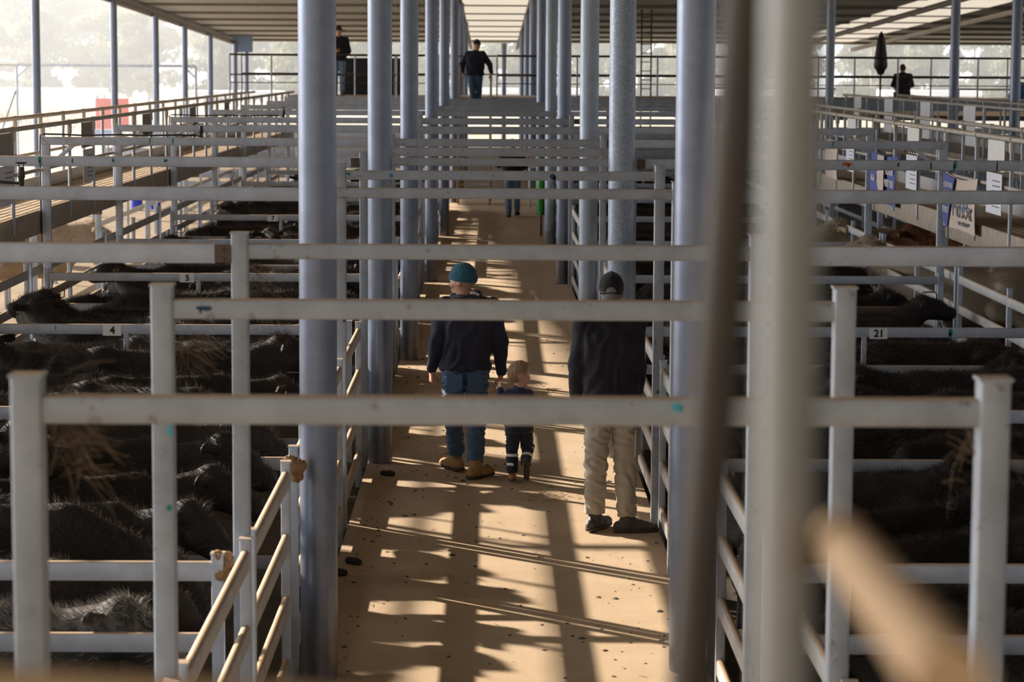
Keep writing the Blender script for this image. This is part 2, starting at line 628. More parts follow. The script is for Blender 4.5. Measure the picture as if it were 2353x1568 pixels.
tag(obj('ground_far_yard', MB().box((-5, 64, -.6), (5.05, 112, -.28), 0), m_pen, smooth=False), kind='structure')
tag(obj('ground_paddock', MB().add([(-400, -400, -.6), (400, -400, -.6), (400, 500, -.6), (-400, 500, -.6)], [(0, 1, 2, 3)]), m_out, smooth=False), kind='structure')

m_roof, nt, bs = nodes('roof_sheet')
c = mixc(nt, noise(nt, .8, 5, .6), (.40, .42, .44), (.48, .50, .52))
nt.links.new(c, bs.inputs['Base Color'])
bs.inputs['Roughness'].default_value = .6
wv = N(nt, 'ShaderNodeTexWave')
wv.inputs['Scale'].default_value = 2.6
tc = N(nt, 'ShaderNodeTexCoord')
nt.links.new(tc.outputs['Object'], wv.inputs['Vector'])
bump(nt, bs, wv.outputs['Fac'], .6, .03)
m_sky, nt, bs = nodes('translucent_sheet')
bs.inputs['Base Color'].default_value = (.80, .74, .64, 1)
bs.inputs['Roughness'].default_value = .6
tr = N(nt, 'ShaderNodeBsdfTranslucent')
tr.inputs['Color'].default_value = (.85, .80, .73, 1)
mx = N(nt, 'ShaderNodeMixShader')
mx.inputs[0].default_value = .6
nt.links.new(bs.outputs[0], mx.inputs[1])
nt.links.new(tr.outputs[0], mx.inputs[2])
nt.links.new(mx.outputs[0], nt.nodes['Material Output'].inputs['Surface'])
m_purlin = steel('purlin_steel', (.27, .24, .21), .1, .6, 0, .3)
RZ0, RSL, RY0, RY1 = 7.5, -.0276, -38.0, 110.0
rz = lambda y: RZ0 + RSL*y
def roof_strip(x0, x1, m, nm, y0=RY0, y1=RY1):
    t = .04
    mb = MB().add([(x0, y0, rz(y0)), (x1, y0, rz(y0)), (x1, y1, rz(y1)), (x0, y1, rz(y1)),
                   (x0, y0, rz(y0)+t), (x1, y0, rz(y0)+t), (x1, y1, rz(y1)+t), (x0, y1, rz(y1)+t)],
                  [(0, 3, 2, 1), (4, 5, 6, 7), (0, 1, 5, 4), (1, 2, 6, 5), (2, 3, 7, 6), (3, 0, 4, 7)])
    return tag(obj(nm, mb, m, smooth=False), kind='structure')
ceil = roof_strip(-11.3, -1.25, m_roof, 'ceiling')
roof_strip(1.45, 13.2, m_roof, 'ceiling_middle')
roof_strip(16.2, 44, m_roof, 'ceiling_right')
roof_strip(-1.25, 1.45, m_roof, 'ceiling_walkway', y1=60)
roof_strip(13.2, 16.2, m_roof, 'ceiling_right_bay', y1=60)
roof_strip(-1.25, 1.45, m_sky, 'ceiling_walkway_skylight', y0=60)
roof_strip(13.2, 16.2, m_sky, 'ceiling_right_skylight', y0=60)
n_p = 0
for y in list(range(-30, 70, 12)) + [74, 79.5, 85, 90, 95, 100, 105, 109.5]:
    z = rz(y)
    for x0, x1, dp in ((-11.3, -1.25, .085), (-1.25, 1.45, .05), (1.45, 13.2, .085), (13.2, 16.2, .05), (16.2, 44, .085)):
        obj('purlin', MB().bar((x0, y, z-dp/2), (x1, y, z-dp/2), .09, dp, .01), m_purlin, ceil)
for x in (-11.15, -.95, 1.12, 13.2, 16.2):
    o = obj('rafter', MB().bar((x, RY0, rz(RY0)-.34), (x, RY1, rz(RY1)-.34), .12, .16, .01), m_purlin, ceil)
m_fascia = plain('pale_fascia', (.62, .54, .45), .6, 0, .1, 1)
tag(obj('trim_far_fascia', MB().box((-11.3, 110, rz(110)-.10), (44, 110.1, rz(110)+.26)), m_fascia, smooth=False), kind='structure')
tag(obj('trim_left_verge', MB().bar((-11.36, RY0, rz(RY0)-.06), (-11.36, RY1, rz(RY1)-.06), .06, .3, .01), m_purlin), kind='structure')

# ------------------------------------------------------------------ pillars
def pillar(x, y, r, z1, label, group, m='pillar', z0=0.0):
    o = obj('steel_pillar', MB().tube([(0, 0, z0), (0, 0, z1)], r, 40), M[m], None, (x, y, 0))
    return tag(o, label, 'pillar', group)
for i, y in enumerate((13.0, 20.25, 27.45, 37.6, 47.6, 59.4, 71.0, 83.0)):
    t = pillar(-.935+.015*(i > 4), y, .102, rz(y)-.4, f'thick round steel pillar on the left edge of the walkway, {ORD[i]} from the camera', 'pillars along the left edge of the walkway', z0=0 if y < 64 else -.28)
for i, y in enumerate((13.2, 20.6, 27.6, 37.2, 45.5, 54.6, 66.0, 77.0, 90.0)):
    mm = {1: 'pillar_spangle', 2: 'pillar_white', 4: 'pillar_white'}.get(i, 'pillar')
    pillar(1.105, y, .106 if i != 1 else .112, rz(y)-.4, f'{"spangled " if i == 1 else "pale " if i in (2, 4) else ""}round steel pillar on the right edge of the walkway, {ORD[i]} from the camera', 'pillars along the right edge of the walkway', mm, z0=0 if y < 64 else -.28)
for i, y in enumerate((58.8, 70.9, 79.7, 87.2, 95.1, 104.2, 109.0)):
    pillar(-11.0, y, .102, rz(y)-.36, f'slim roof post along the left eave, {ORD[i]} from the camera', 'roof posts along the open left eave', z0=-.28)
for i, (x, y) in enumerate(((8.42, 60.6), (10.9, 57.3), (11.1, 51.5), (.52, 108.0))):
    pillar(x, y, .11, rz(y)-.2, ['roof post on the right beside the blurred near post', 'roof post right of the folded parasol', 'roof post near the right edge of the picture', 'lone roof post behind the man on the steps'][i], None, z0=-.28)

# ------------------------------------------------------------------ overhead frames across the walkway
XL, XR = -1.085, 1.21
def cap_plate(mb, x, y, z, w):
    mb.box((x-w/2-.004, y-w/2-.004, z), (x+w/2+.004, y+w/2+.004, z+.008))
def frame(y, zt, wide, idx, mats='rail', bw=.068, pw=.075, xl=XL, xr=XR, dz=None):
    kind = 'wide' if wide else 'narrow'
    t = thing('overhead_frame', f'{kind} grey steel frame over the walkway, {ORD[idx]} from the camera' + (', with beams over the pens' if wide else ''), 'frame', (0, y, 0), 'overhead frames along the walkway')
    m = M[mats]
    for x in (xl, xr):
        o = obj('post', MB().bar((x, 0, PEN_Z), (x, 0, zt+.045), pw, pw, .008), m, t)
        mb = MB()
        cap_plate(mb, x, 0, zt+.045, pw)
        obj('post_cap', mb, m, o)
    obj('beam', MB().bar((xl+pw/2-.004, 0, zt-bw/2), (xr-pw/2+.004, 0, zt-bw/2), .05, bw, .006), m, t)
    if wide:
        for s, x0, x1 in ((-1, xl, -4.83), (1, xr, 4.9)):
            zb = zt if dz is None else dz
            hw = .088
            x0 += s*pw*.5
            bx = x0+s*.072
            obj('side_beam', MB().bar((bx, 0, zb-hw/2), (x1+s*.046, 0, zb-hw/2), .06, hw, .006), M['gate'], t)
            ml = MB().bar((x1+s*.044, -.0305, zb-.002), (x1-s*.044, -.0305, zb-hw+.002), .003, .003, 0)
            obj('mitre_weld', ml, M['rusty'], t)
            pl = obj('bracket_plate', MB().box((min(x0, bx), -.038, zb-hw*.95), (max(x0, bx), -.031, zb-hw*.03)), M['rusty'], t)
            for dx, dzb in ((.04, .25), (.04, .75)):
                b0 = Vector((x0+s*dx, -.038, zb-hw*dzb))
                obj('bolt', MB().tube([b0, b0+Vector((0, -.012, 0))], .011, 6), M['rusty'], pl)
            obj('end_post', MB().bar((x1, 0, PEN_Z), (x1, 0, zb-hw), .09, .058, .006), M['gate'], t)
            obj('knee_brace', MB().bar((x1-s*.045, 0, zb-.30), (x1-s*.30, 0, zb-hw), .035, .04, .004), M['gate'], t)
    return t
FR = []
for i, (y, zt, wide) in enumerate(((5.82, 2.55, 0), (8.25, 2.55, 0), (10.76, 2.555, 1), (15.72, 2.555, 1), (17.42, 2.595, 0), (20.85, 2.555, 1), (23.65, 2.55, 0), (26.3, 2.555, 1), (31.4, 2.56, 1), (36.85, 2.55, 1), (42.2, 2.56, 1), (47.3, 2.56, 1), (52.6, 2.56, 1), (57.4, 2.56, 1))):
    FR.append(frame(y, zt, wide, i, xl={0: -1.122, 1: -1.125, 2: -1.12, 5: -1.10}.get(i, XL), xr={0: 1.222, 1: 1.212, 2: 1.19}.get(i, XR), bw=.068 if i < 6 else .085 if i < 8 else .098))
# dabs of stock paint on the frames
def dab(parent, m, x, y, z, w, h, seed=0, drips=2):
    r = random.Random(seed)
    n = 11
    poly = [(w/2*math.cos(2*math.pi*k/n)*r.uniform(.7, 1.1), h/2*math.sin(2*math.pi*k/n)*r.uniform(.7, 1.1)) for k in range(n)]
    mb = MB().prism(poly, (x, y, z), (1, 0, 0), (0, 0, 1), .0015)
    for d in range(drips):
        dx = r.uniform(-.4, .4)*w
        mb.box((x+dx-.003, y-.0015, z-h*r.uniform(.6, .9)), (x+dx+.003, y, z))
    return obj('paint_mark', mb, M[m], parent, smooth=False)
dab(FR[4], 'blue_paint', -1.085, -.038, 1.62, .065, .10, 1)
dab(FR[4], 'navy_paint', -1.06, -.038, 1.52, .03, .05, 2, 0)
dab(FR[4], 'blue_paint', -.72, -.026, 2.56, .03, .035, 3, 0)
dab(FR[4], 'navy_paint', .44, -.026, 2.555, .055, .045, 4, 3)
dab(FR[4], 'teal_paint', -1.03, -.026, 2.57, .03, .02, 5, 1)
dab(FR[4], 'teal_paint', 1.22, -.038, 1.0, .05, .03, 6, 1)
dab(FR[0], 'cyan_paint', .45, -.026, 2.53, .035, .022, 7, 1)
dab(FR[1], 'navy_paint', -.98, -.026, 2.52, .07, .02, 8, 1)
dab(FR[1], 'cyan_paint', -1.10, -.038, 2.10, .018, .05, 9, 0)
dab(FR[1], 'teal_paint', -1.105, -.038, 1.83, .02, .025, 10, 0)
for x, mm, w, h in ((3.99, 'teal_paint', .035, .08), (3.06, 'orange_paint', .10, .035), (4.35, 'navy_paint', .012, .08), (3.78, 'green_paint', .012, .05), (3.5, 'green_paint', .02, .03)):
    dab(FR[5], mm, x, -.031, 2.52, w, h, int(x*10), 3)
for x, mm, w, h in ((-3.88, 'teal_paint', .03, .08), (-3.25, 'teal_paint', .018, .03), (-2.80, 'teal_paint', .045, .025), (-3.6, 'teal_paint', .01, .03)):
    dab(FR[5], mm, x, -.031, 2.525, w, h, int(-x*10), 2)
for x in (-3.7, -3.45, 3.4, 3.7):
    dab(FR[7], 'teal_paint', x, -.031, 2.525, .015, .06, int(x*7), 1)

# ------------------------------------------------------------------ fences beside the walkway
def fence(x, y0, y1, label, group, tops=(1.19, .85, .51, .17), post_top=1.235, h=.10, w=.042, m='fence', pm='gate', z0=PEN_Z, mid=False, pw=.05):
    t = thing('fence_panel', label, 'fence', (x, y0, 0), group)
    L = y1-y0
    ys = [0, L] + ([L/2] if mid else [])
    for yy in ys:
        p = obj('post', MB().bar((0, yy, z0), (0, yy, post_top), pw, pw, .006), M[pm], t)
        mb = MB()
        cap_plate(mb, 0, yy, post_top, pw)
        obj('post_cap', mb, M[pm], p)
    for z in tops:
        obj('rail', MB().bar((0, pw*.45, z-h/2), (0, L-pw*.45, z-h/2), w, h, .018), M[m], t)
    return t
SEG = [(6.0, 8.15), (8.4, 10.66), (10.88, 12.78), (13.3, 15.6), (15.84, 17.3), (17.56, 19.85), (20.98, 23.52), (23.8, 26.15), (27.7, 31.25), (31.55, 36.7), (39.0, 42.1), (42.35, 47.1), (47.9, 52.4), (52.8, 56.3)]
for i, (a, b) in enumerate(SEG):
    fence(-1.095, a, b, f'rail fence panel along the left side of the walkway, {ORD[i]} from the camera', 'fence panels along the left side of the walkway')
    fence(1.245, a, b, f'rail fence panel along the right side of the walkway, {ORD[i]} from the camera', 'fence panels along the right side of the walkway')
for k in range(10):
    fence(-4.97, PENS[k]+.10, PENS[k+1]-.10, f'rail fence below the left catwalk closing the {ORD[k]} left pen', 'outer fences of the left pens', tops=(1.14, .82, .5, .18), post_top=1.22, mid=True)
    fence(5.03, PENS[k]+.10, PENS[k+1]-.10, f'rail fence below the right catwalk closing the {ORD[k]} right pen', 'outer fences of the right pens', tops=(1.14, .82, .5, .18), post_top=1.22, mid=True)
for k in range(6):
    y = 20+8*k
    fence(-7.2, y, y+7.8, f'pale rail fence in the yard behind the left catwalk, {ORD[k]} from the camera', 'yard fences behind the left catwalk', tops=(1.1, .78, .46, .14), post_top=1.2, mid=True, m='gate', z0=-.28)
    fence(8.0, y, y+7.8, f'dark rail fence between the two right catwalks, {ORD[k]} from the camera', 'yard fences between the right catwalks', tops=(1.1, .78, .46, .14), post_top=1.2, mid=True, m='gate', z0=-.28)
for k in range(4):
    y = 62+11*k
    fence(-9.8, y, y+10.8, f'white rail fence outside under the left eave, {ORD[k]} from the camera', 'white fences under the left eave', tops=(1.2, .9, .6, .3), post_top=1.3, mid=True, m='white', z0=-.28, w=.05)

mud = plain('dried_mud', (.30, .17, .08), .95, 0, .35, 30, .5)
for (px, py, pz, lab, s) in ((-1.055, 12.83, 1.20, 'lump of dried orange-brown mud stuck between fence post and nearest left pillar', 1.0),):
    v = Vol((-.12, -.1, -.14), (.12, .1, .12), .006)
    rr = random.Random(3)
    for q in range(7):
        v.ell((rr.uniform(-.035, .045), rr.uniform(-.01, .04), rr.uniform(-.06, .04)), (.035, .03, .035), k=.02)
    tag(link('mud_lump', vmesh('mud_lump', v, mud, fold=.004, ff=40)[0], None, (px, py, pz)), lab, 'mud')
k_ = 0
for y in (66.5, 73.0, 81.0, 92.0):
    for x0, w_ in ((-10.6, 9.2), (1.4, 9.4), (11.2, 9.6)):
        if x0 > 0 and y > 85:
            continue
        f_ = fence(x0, 0, w_, f'far cross fence of pale rails beyond the end platform, {ORD[k_]} in order', 'cross fences beyond the end platform', tops=(1.35, 1.05, .75, .45, .15), post_top=1.4, h=.2, mid=True, m='gate', z0=-.28)
        f_.location = (x0, y, 0)
        f_.rotation_euler = (0, 0, -math.pi/2)
        k_ += 1
# ------------------------------------------------------------------ numbered pen gates
def gate(y, side, k, num):
    lr = 'left' if side < 0 else 'right'
    lab = f'grey steel {lr} pen gate with ' + (f'a white {num} plate, ' if num else 'no number plate, ') + f'{ORD[k]} from the camera'
    t = thing('pen_gate', lab, 'gate', (0, y, 0), f'pen gates on the {lr}')
    x0, x1 = (side*1.27+.04, side*4.80+.03)
    zt = 1.115
    sm = M['gate']
    for x in (x0, x1):
        p = obj('stile', MB().bar((x, 0, PEN_Z+.06), (x, 0, zt+.035), .055, .05, .006), sm, t)
        mb = MB()
        cap_plate(mb, x, 0, zt+.035, .055)
        obj('stile_cap', mb, sm, p)
    for i, z in enumerate((zt, zt-.33, zt-.66, zt-.99)):
        mm = M['rusty'] if (i == 2 or (side > 0 and i == 1 and k in (4, 5))) else sm
        obj('rail', MB().bar((x0+side*.025, 0, z-.044), (x1-side*.025, 0, z-.044), .042, .088, .008), mm, t)
    xs = side*3.14+(.08 if side > 0 else 0)
    obj('middle_stile', MB().bar((xs, -.035, PEN_Z+.1), (xs, -.035, zt-.07), .045, .026, .004), sm, t)
    # loop latch
    xl = x1-side*.04
    la = obj('latch', MB().tube([(xl, -.04, zt-.27), (xl-side*.12, -.04, zt-.27), (xl-side*.15, -.045, zt-.255), (xl-side*.155, -.05, zt-.19), (xl-side*.14, -.05, zt-.165), (xl-side*.02, -.05, zt-.165), (xl-side*.0, -.05, zt-.19), (xl, -.05, zt-.26)], .008, 8), M['rusty'], t)
    st = obj('yellow_sticker', MB().box((min(xl-side*.01, xl-side*.11), -.0225, zt-.37), (max(xl-side*.01, xl-side*.11), -.0212, zt-.34)), M['yellow'], t, smooth=False)
    obj('sticker_print', MB().box((min(xl-side*.03, xl-side*.085), -.0232, zt-.35), (max(xl-side*.03, xl-side*.085), -.0222, zt-.344)), M['black'], st, smooth=False)
    obj('chain', MB().tube([(x1, -.03, .62), (x1+side*.05, -.04, .52), (x1+side*.10, -.03, .60)], .012, 6), M['rusty'], t)
    if num:
        xp = xs+side*.125
        pl = obj('number_plate', MB().box((xp-.078, -.0255, zt-.098), (xp+.078, -.0215, zt-.006)), M['white'], t, smooth=False)
        text_obj('number', num, .088, M['black'], pl, (xp+.004, -.0265, zt-.053), (math.pi/2, 0, 0), .0028)
    return t
NUML = {3: '4', 4: '5', 6: '7'}
NUMR = {3: '21', 6: '18'}
for k in range(0, 10):
    y = PENS[k] if k else 5.65
    gt = gate(y, -1, k, NUML.get(k))
    g2 = gate(y, 1, k, NUMR.get(k))
    if k == 3:
        dab(g2, 'teal_paint', 3.97, -.0215, 1.075, .045, .075, 31, 3)
        dab(g2, 'teal_paint', 3.98, -.0215, .74, .02, .07, 32, 1)
        dab(gt, 'teal_paint', -3.75, -.0215, 1.08, .008, .05, 33, 0)
    if k == 1:
        hv_ = Vol((-1.35, -.12, .9), (-1.0, .12, 1.3), .006)
        rr = random.Random(8)
        for q in range(12):
            hv_.ell((rr.uniform(-1.24, -1.13), rr.uniform(-.03, .03), rr.uniform(1.02, 1.15)), (.025, .02, .022), k=.015)
        link('caked_mud', vmesh('caked_mud', hv_, mud, fold=.004, ff=40)[0], gt)

# ------------------------------------------------------------------ raised catwalks
def catwalk(name, x_in, x_out, y0, y1, label, group=None, z=1.74, step=1.68, phase=24.8, plates=()):
    t = thing(name, label, 'catwalk', (0, y0, 0), group)
    s = 1 if x_out > x_in else -1
    L = y1-y0
    dk = MB()
    for q in range(9):
        xq = x_in+(x_out-x_in)*(q+.5)/9
        dk.bar((xq, 0, z-.02), (xq, L, z-.02), .075, .035, .004)
    obj('deck', dk, M['deck'], t)
    obj('edge_channel', MB().bar((x_in, 0, z-.11), (x_in, L, z-.11), .05, .26, .01), M['channel'], t)
    obj('edge_channel', MB().bar((x_out, 0, z-.09), (x_out, L, z-.09), .05, .22, .01), M['channel'], t)
    obj('toe_board', MB().bar((x_out-s*.03, 0, z+.09), (x_out-s*.03, L, z+.09), .02, .16, .004), M['fence'], t)
    for nmx, x in (('in', x_in-s*.03), ('out', x_out+s*.03)):
        obj('handrail', MB().tube([(x, 0, z+.93), (x, L, z+.93)], .027, 12), M['handrail'], t)
        obj('mid_rail', MB().tube([(x, 0, z+.46), (x, L, z+.46)], .020, 10), M['handrail'], t)
        yy = (phase-y0) % step
        while yy < L:
            p = obj('post', MB().tube([(x, yy, z-.16), (x, yy, z+.92)], .021, 12), M['pipe'], t)
            obj('tee_fitting', MB().tube([(x, yy, z+.80), (x, yy, z+.90)], .031, 12).tube([(x, yy-.05, z+.93), (x, yy+.05, z+.93)], .034, 12), M['handrail'], p)
            yy += step
    yy = 1.2
    while yy < L:
        obj('support_post', MB().bar((x_out-s*.03, yy, -.3), (x_out-s*.03, yy, z-.2), .08, .08, .006), M['gate'], t)
        obj('cross_bracket', MB().bar((x_in, yy, z-.26), (x_out, yy, z-.26), .09, .06, .006), M['channel'], t)
        yy += 5.1
    return t
lc = catwalk('raised_catwalk', -4.93, -5.83, 9.0, 60.0, 'long raised catwalk with pipe handrails over the left pens')
rcw = catwalk('raised_catwalk', 5.0, 5.78, 9.0, 60.0, 'sunlit raised catwalk with pipe handrails over the right pens, nearer one')
catwalk('raised_catwalk', 8.72, 10.0, 30.0, 60.0, 'second raised catwalk further right, behind the nearer one', phase=31)
def hanging_sheet(name, label, cat, x, y, ztop, w, h, m, group=None, th=.004, bow=.03, side=1, sag=0.0):
    """flat sheet hung along a handrail: its width runs along the catwalk, its face looks at the walkway"""
    n = 10
    vs, fs = [], []
    for i in range(n+1):
        for j in range(n+1):
            u, v_ = i/n-.5, j/n
            vs.append((u*w, bow*math.sin(v_*2.4)*math.cos(u*7)+bow*.4*math.sin(u*19+v_*3), -v_*h-sag*(1-v_)*math.sin((u+.5)*math.pi)))
    b = len(vs)
    vs += [(a, c+th, d) for a, c, d in vs]
    for i in range(n):
        for j in range(n):
            a = i*(n+1)+j
            fs.append((a, a+1, a+n+2, a+n+1))
            fs.append((b+a, b+a+n+1, b+a+n+2, b+a+1))
    rim = [i*(n+1) for i in range(n+1)] + [n*(n+1)+j for j in range(1, n+1)] + [i*(n+1)+n for i in range(n-1, -1, -1)] + [j for j in range(n-1, 0, -1)]
    for a, c in zip(rim, rim[1:]+rim[:1]):
        fs.append((a, c, c+b, a+b))
    o = obj(name, MB().add(vs, fs), m, None, (x, y, ztop))
    o.rotation_euler = (0, 0, -math.pi/2 if x > 0 else math.pi/2)
    return tag(o, label, cat, group)
def clip_board(x, y, ztop, w, lab, grp, m, hooks=5, paper=None):
    o = hanging_sheet('pen_card_holder', lab, 'card holder', x, y, ztop, w, .30, m, grp, .006, .0)
    for k in range(hooks):
        xx = -w*.42+w*.84*k/(hooks-1)
        obj('hook', MB().tube([(xx, -.005, -.25), (xx-.02, -.03, -.29), (xx+.01, -.045, -.25), (xx+.05, -.03, -.22)], .009, 6), M['rusty'], o)
    if paper:
        obj('paper_card', MB().box((-w*.46, -.012, -.72), (w*.46, -.006, -.32)), paper, o, smooth=False)
        for q in range(6):
            obj('print_line', MB().box((-w*.1, -.0135, -.40-.05*q), (w*.36, -.0122, -.39-.05*q)), M['ink'], o, smooth=False)
    return o
m_plate = plain('weathered_plate', (.36, .31, .26), .7, 0, .25, 12)
m_plate_w = plain('rust_streaked_white_plate', (.78, .74, .68), .6, 0, .12, 9)
for i, y in enumerate((24.3, 29.25, 34.3, 39.6, 44.7)):
    clip_board(-4.872, y, 2.645, .80, f'weathered card holder hung from the left catwalk handrail, {ORD[i]} from the camera', 'card holders on the left catwalk', m_plate, 5, M['paper'] if i in (1, 0) else None)
for i, y in enumerate((23.7, 28.4, 33.3, 38.3)):
    clip_board(4.938, y, 2.645, .78, f'white card holder hung from the right catwalk handrail, {ORD[i]} from the camera', 'card holders on the right catwalk', m_plate_w, 5, M['paper'])
for i, y in enumerate((44.0, 48.5, 53.0, 57.5)):
    hanging_sheet('white_board', f'tall white board on the second right catwalk, {ORD[i]} from the camera', 'board', 8.66, y, 2.66, 1.1, .72, M['white'], 'white boards on the second right catwalk', .01, 0)
def lettering(parent, lines, m, bold=.002):
    for s, size, x, z, sx in lines:
        text_obj('lettering', s, size, m, parent, (x, -.034, z), (math.pi/2, 0, 0), bold, sx=sx)
b1 = hanging_sheet('banner', 'blue and cream cloth banner with white lettering, nearer one on the right catwalk', 'banner', 4.925, 25.35, 2.23, 1.72, .58, M['banner_cream'], None, .004, .02, 1, .05)
def cloth_patch(parent, poly, m):
    obj('blue_panel', MB().prism(poly, (0, -.026, 0), (1, 0, 0), (0, 0, 1), .003), m, parent, smooth=False)
cloth_patch(b1, [(-.86, -.01), (-.22, -.05), (-.42, -.28), (-.60, -.60), (-.86, -.52)], M['banner_blue'])
lettering(b1, [('QUETING', .075, -.56, -.13, 1.5), ('&', .10, -.70, -.23, 1.6), ('STRO', .085, -.68, -.40, 1.6)], M['banner_white'], .002)
lettering(b1, [('rd.', .25, .02, -.36, 2.2), ('x', .25, .58, -.36, 2.4), ('BEEF GROWERS', .045, .30, -.50, 1.6)], M['ink'], .004)
lettering(b1, [('e', .15, .34, -.31, 2.0)], M['blue_paint'], .003)
b2 = hanging_sheet('banner', 'blue and cream cloth banner with large white lettering, further one on the right catwalk', 'banner', 4.925, 30.35, 2.27, 1.95, .62, M['banner_blue'], None, .004, .02, 1, .03)
cloth_patch(b2, [(-.36, -.02), (.14, -.02), (.10, -.58), (-.12, -.60), (-.42, -.35)], M['banner_cream'])
lettering(b2, [('YOUR', .13, .56, -.20, 1.7), ('BEST FOR', .115, .56, -.35, 1.35), ('BEST OF', .115, .56, -.50, 1.5), ('ALES', .085, -.66, -.20, 1.6), ('ALA', .10, -.70, -.33, 1.6)], M['banner_white'], .004)
hanging_sheet('cloth_sheet', 'pale cloth sheet hung on the right catwalk behind the blurred post', 'sheet', 4.925, 35.0, 2.30, 1.2, .55, M['banner_cream'], None, .003, .02)

# hoses and spray heads on the side beams
def spray(y, zt, x0, x1, lab):
    t = thing('misting_line', lab, 'water line', (0, y, zt), 'water lines on the left beams')
    pts = [(x0-.03, -.01, -1.2), (x0-.035, -.01, -.3), (x0-.03, -.01, .02), (x0+.02, 0, .03)] + [(x0+(x1-x0)*q/8, 0, .022+.006*math.sin(q*2.1)) for q in range(1, 9)]
    obj('hose', MB().tube(pts, .0095, 8), M['black_hose'], t)
    h = obj('spray_head', MB().tube([(x1, 0, .0), (x1, 0, .05), (x1, 0, .06), (x1, 0, .12), (x1, 0, .125)], [.017, .02, .026, .02, .018], 10), M['black_hose'], t)
    obj('nozzle_disc', MB().tube([(x1, 0, .145), (x1, 0, .155)], [.03, .04], 12).tube([(x1-.014, 0, .12), (x1-.016, 0, .15)], .004, 6).tube([(x1+.014, 0, .12), (x1+.016, 0, .15)], .004, 6), M['black_hose'], h)
spray(15.72, 2.555, -4.2, -3.05, 'black hose and spray head on the left beam nearest the camera')
spray(26.3, 2.555, -4.86, -3.15, 'black hose and spray head on the mitred left beam in the middle distance')
spray(36.85, 2.55, -4.86, -3.16, 'black hose and small spray head on the left beam furthest back')

# ------------------------------------------------------------------ cross catwalk and steps at the far end
DK = 2.56
t = thing('cross_catwalk', 'wide raised platform crossing the far end of the walkway, with pipe railing', 'platform', (0, 61, 0))
obj('deck', MB().box((-5.2, .0, DK-.06), (24, 3.3, DK)), M['deck'], t, smooth=False)
obj('edge_channel', MB().bar((-5.2, -.02, DK-.15), (24, -.02, DK-.15), .05, .30, .01), M['gate'], t)
for (xa, xb, yy) in ((-6.6, -1.35, .2), (.12, 15.5, .2), (-6.6, 18, 3.1)):
    for zz, r in ((DK+1.03, .024), (DK+.53, .018), (DK+.33, .012)) if yy < 1 else ((DK+1.03, .022), (DK+.55, .018)):
        obj('railing', MB().tube([(xa, yy, zz), (xb, yy, zz)], r, 8), M['dark_steel'], t)
    x = xa
    while x <= xb+.01:
        obj('railing_post', MB().tube([(x, yy, DK-.2), (x, yy, DK+1.03)], .022, 8), M['pipe'], t)
        x += 2.02 if xb-xa > 8 else 1.05
for x in range(-5, 24, 4):
    obj('support_post', MB().bar((x, 1.6, -.3), (x, 1.6, DK-.06), .1, .1, .008), M['gate'], t)
t = thing('stairs', 'weathered steps climbing from the walkway to the far platform', 'stairs', (-.425, 58.35, 0))
for s in (-1, 1):
    obj('stringer', MB().prism([(0, 0), (.28, 0), (2.72, 2.36), (2.72, 2.62), (2.55, 2.62), (0, .2)], (s*.375-.02, 0, 0), (0, 1, 0), (0, 0, 1), .04), M['stair_tan'], t, smooth=False)
    for yy, zz in ((.2, .18), (2.6, 2.55)):
        obj('hand_post', MB().bar((s*.395, yy, zz-.1), (s*.395, yy, zz+.86), .06, .06, .008), M['stair_tan'], t)
    obj('hand_rail', MB().bar((s*.395, .2, 1.04), (s*.395, 2.63, 3.42), .05, .05, .01), M['handrail'], t)
for q in range(10):
    zz = .24*(q+1)
    yy = .16+.255*q
    obj('tread', MB().box((-.36, yy, zz-.04), (.36, yy+.26, zz), 0), M['gate'], t, smooth=False)

# ------------------------------------------------------------------ smaller things around the far end
o = thing('no_entry_sign', 'white sign with a red prohibition ring beside the far right pillars', 'sign', (.91, 57.0, 1.12))
obj('panel', MB().box((-.14, 0, -.17), (.14, .012, .15)), M['white'], o, smooth=False)
ring = [(.10*math.cos(2*math.pi*k/28), -.004, .10*math.sin(2*math.pi*k/28)+.0) for k in range(29)]
rg = obj('red_ring', MB().tube(ring, .013, 6), M['sign_red'], o)
obj('slash', MB().bar((-.07, -.004, .07), (.07, -.004, -.07), .02, .008, .001, up=(0, 1, 0)), M['sign_red'], rg)
obj('symbol', MB().tube([(0, -.006, .05), (0, -.006, .02)], .014, 8).bar((0, -.006, .02), (0, -.006, -.06), .035, .008, .002, up=(0, 1, 0)), M['black'], o)
obj('sign_post', MB().bar((0, .03, -1.12), (0, .03, .14), .04, .03, .004), M['gate'], o)
o = thing('pillar_guard', 'bright green plastic guard standing against the fifth right pillar', 'guard', (.955, 47.5, 0))
obj('shell', MB().tube([(0, 0, .42), (0, 0, .50), (0, 0, 1.0), (0, 0, 1.18), (0, 0, 1.2)], [.03, .055, .06, .06, .045], 14), M['green'], o)
obj('stem', MB().tube([(.02, 0, 0), (.02, 0, .5)], .02, 8), M['dark_steel'], o)
o = thing('folded_parasol', 'folded black parasol on a pole on the far right platform', 'parasol', (11.19, 70.0, 2.0))
obj('canopy', MB().tube([(0, 0, 1.14), (0, 0, 1.26), (0, 0, 1.34), (0, 0, 1.42), (0, 0, 1.75), (0, 0, 2.1), (0, 0, 2.3), (0, 0, 2.38)], [.08, .13, .19, .20, .17, .12, .06, .01], 16), M['black'], o)
obj('pole', MB().tube([(0, 0, -2.28), (0, 0, 2.3)], .03, 8), M['dark_steel'], o)
o = thing('ladder', 'dark steel ladder rising to the roof behind the right pillars', 'ladder', (5.05, 79.8, 0))
for s in (-1, 1):
    obj('rail', MB().bar((s*.16, 0, -.28), (s*.16, 0, 5.2), .05, .03, .004), M['dark_steel'], o)
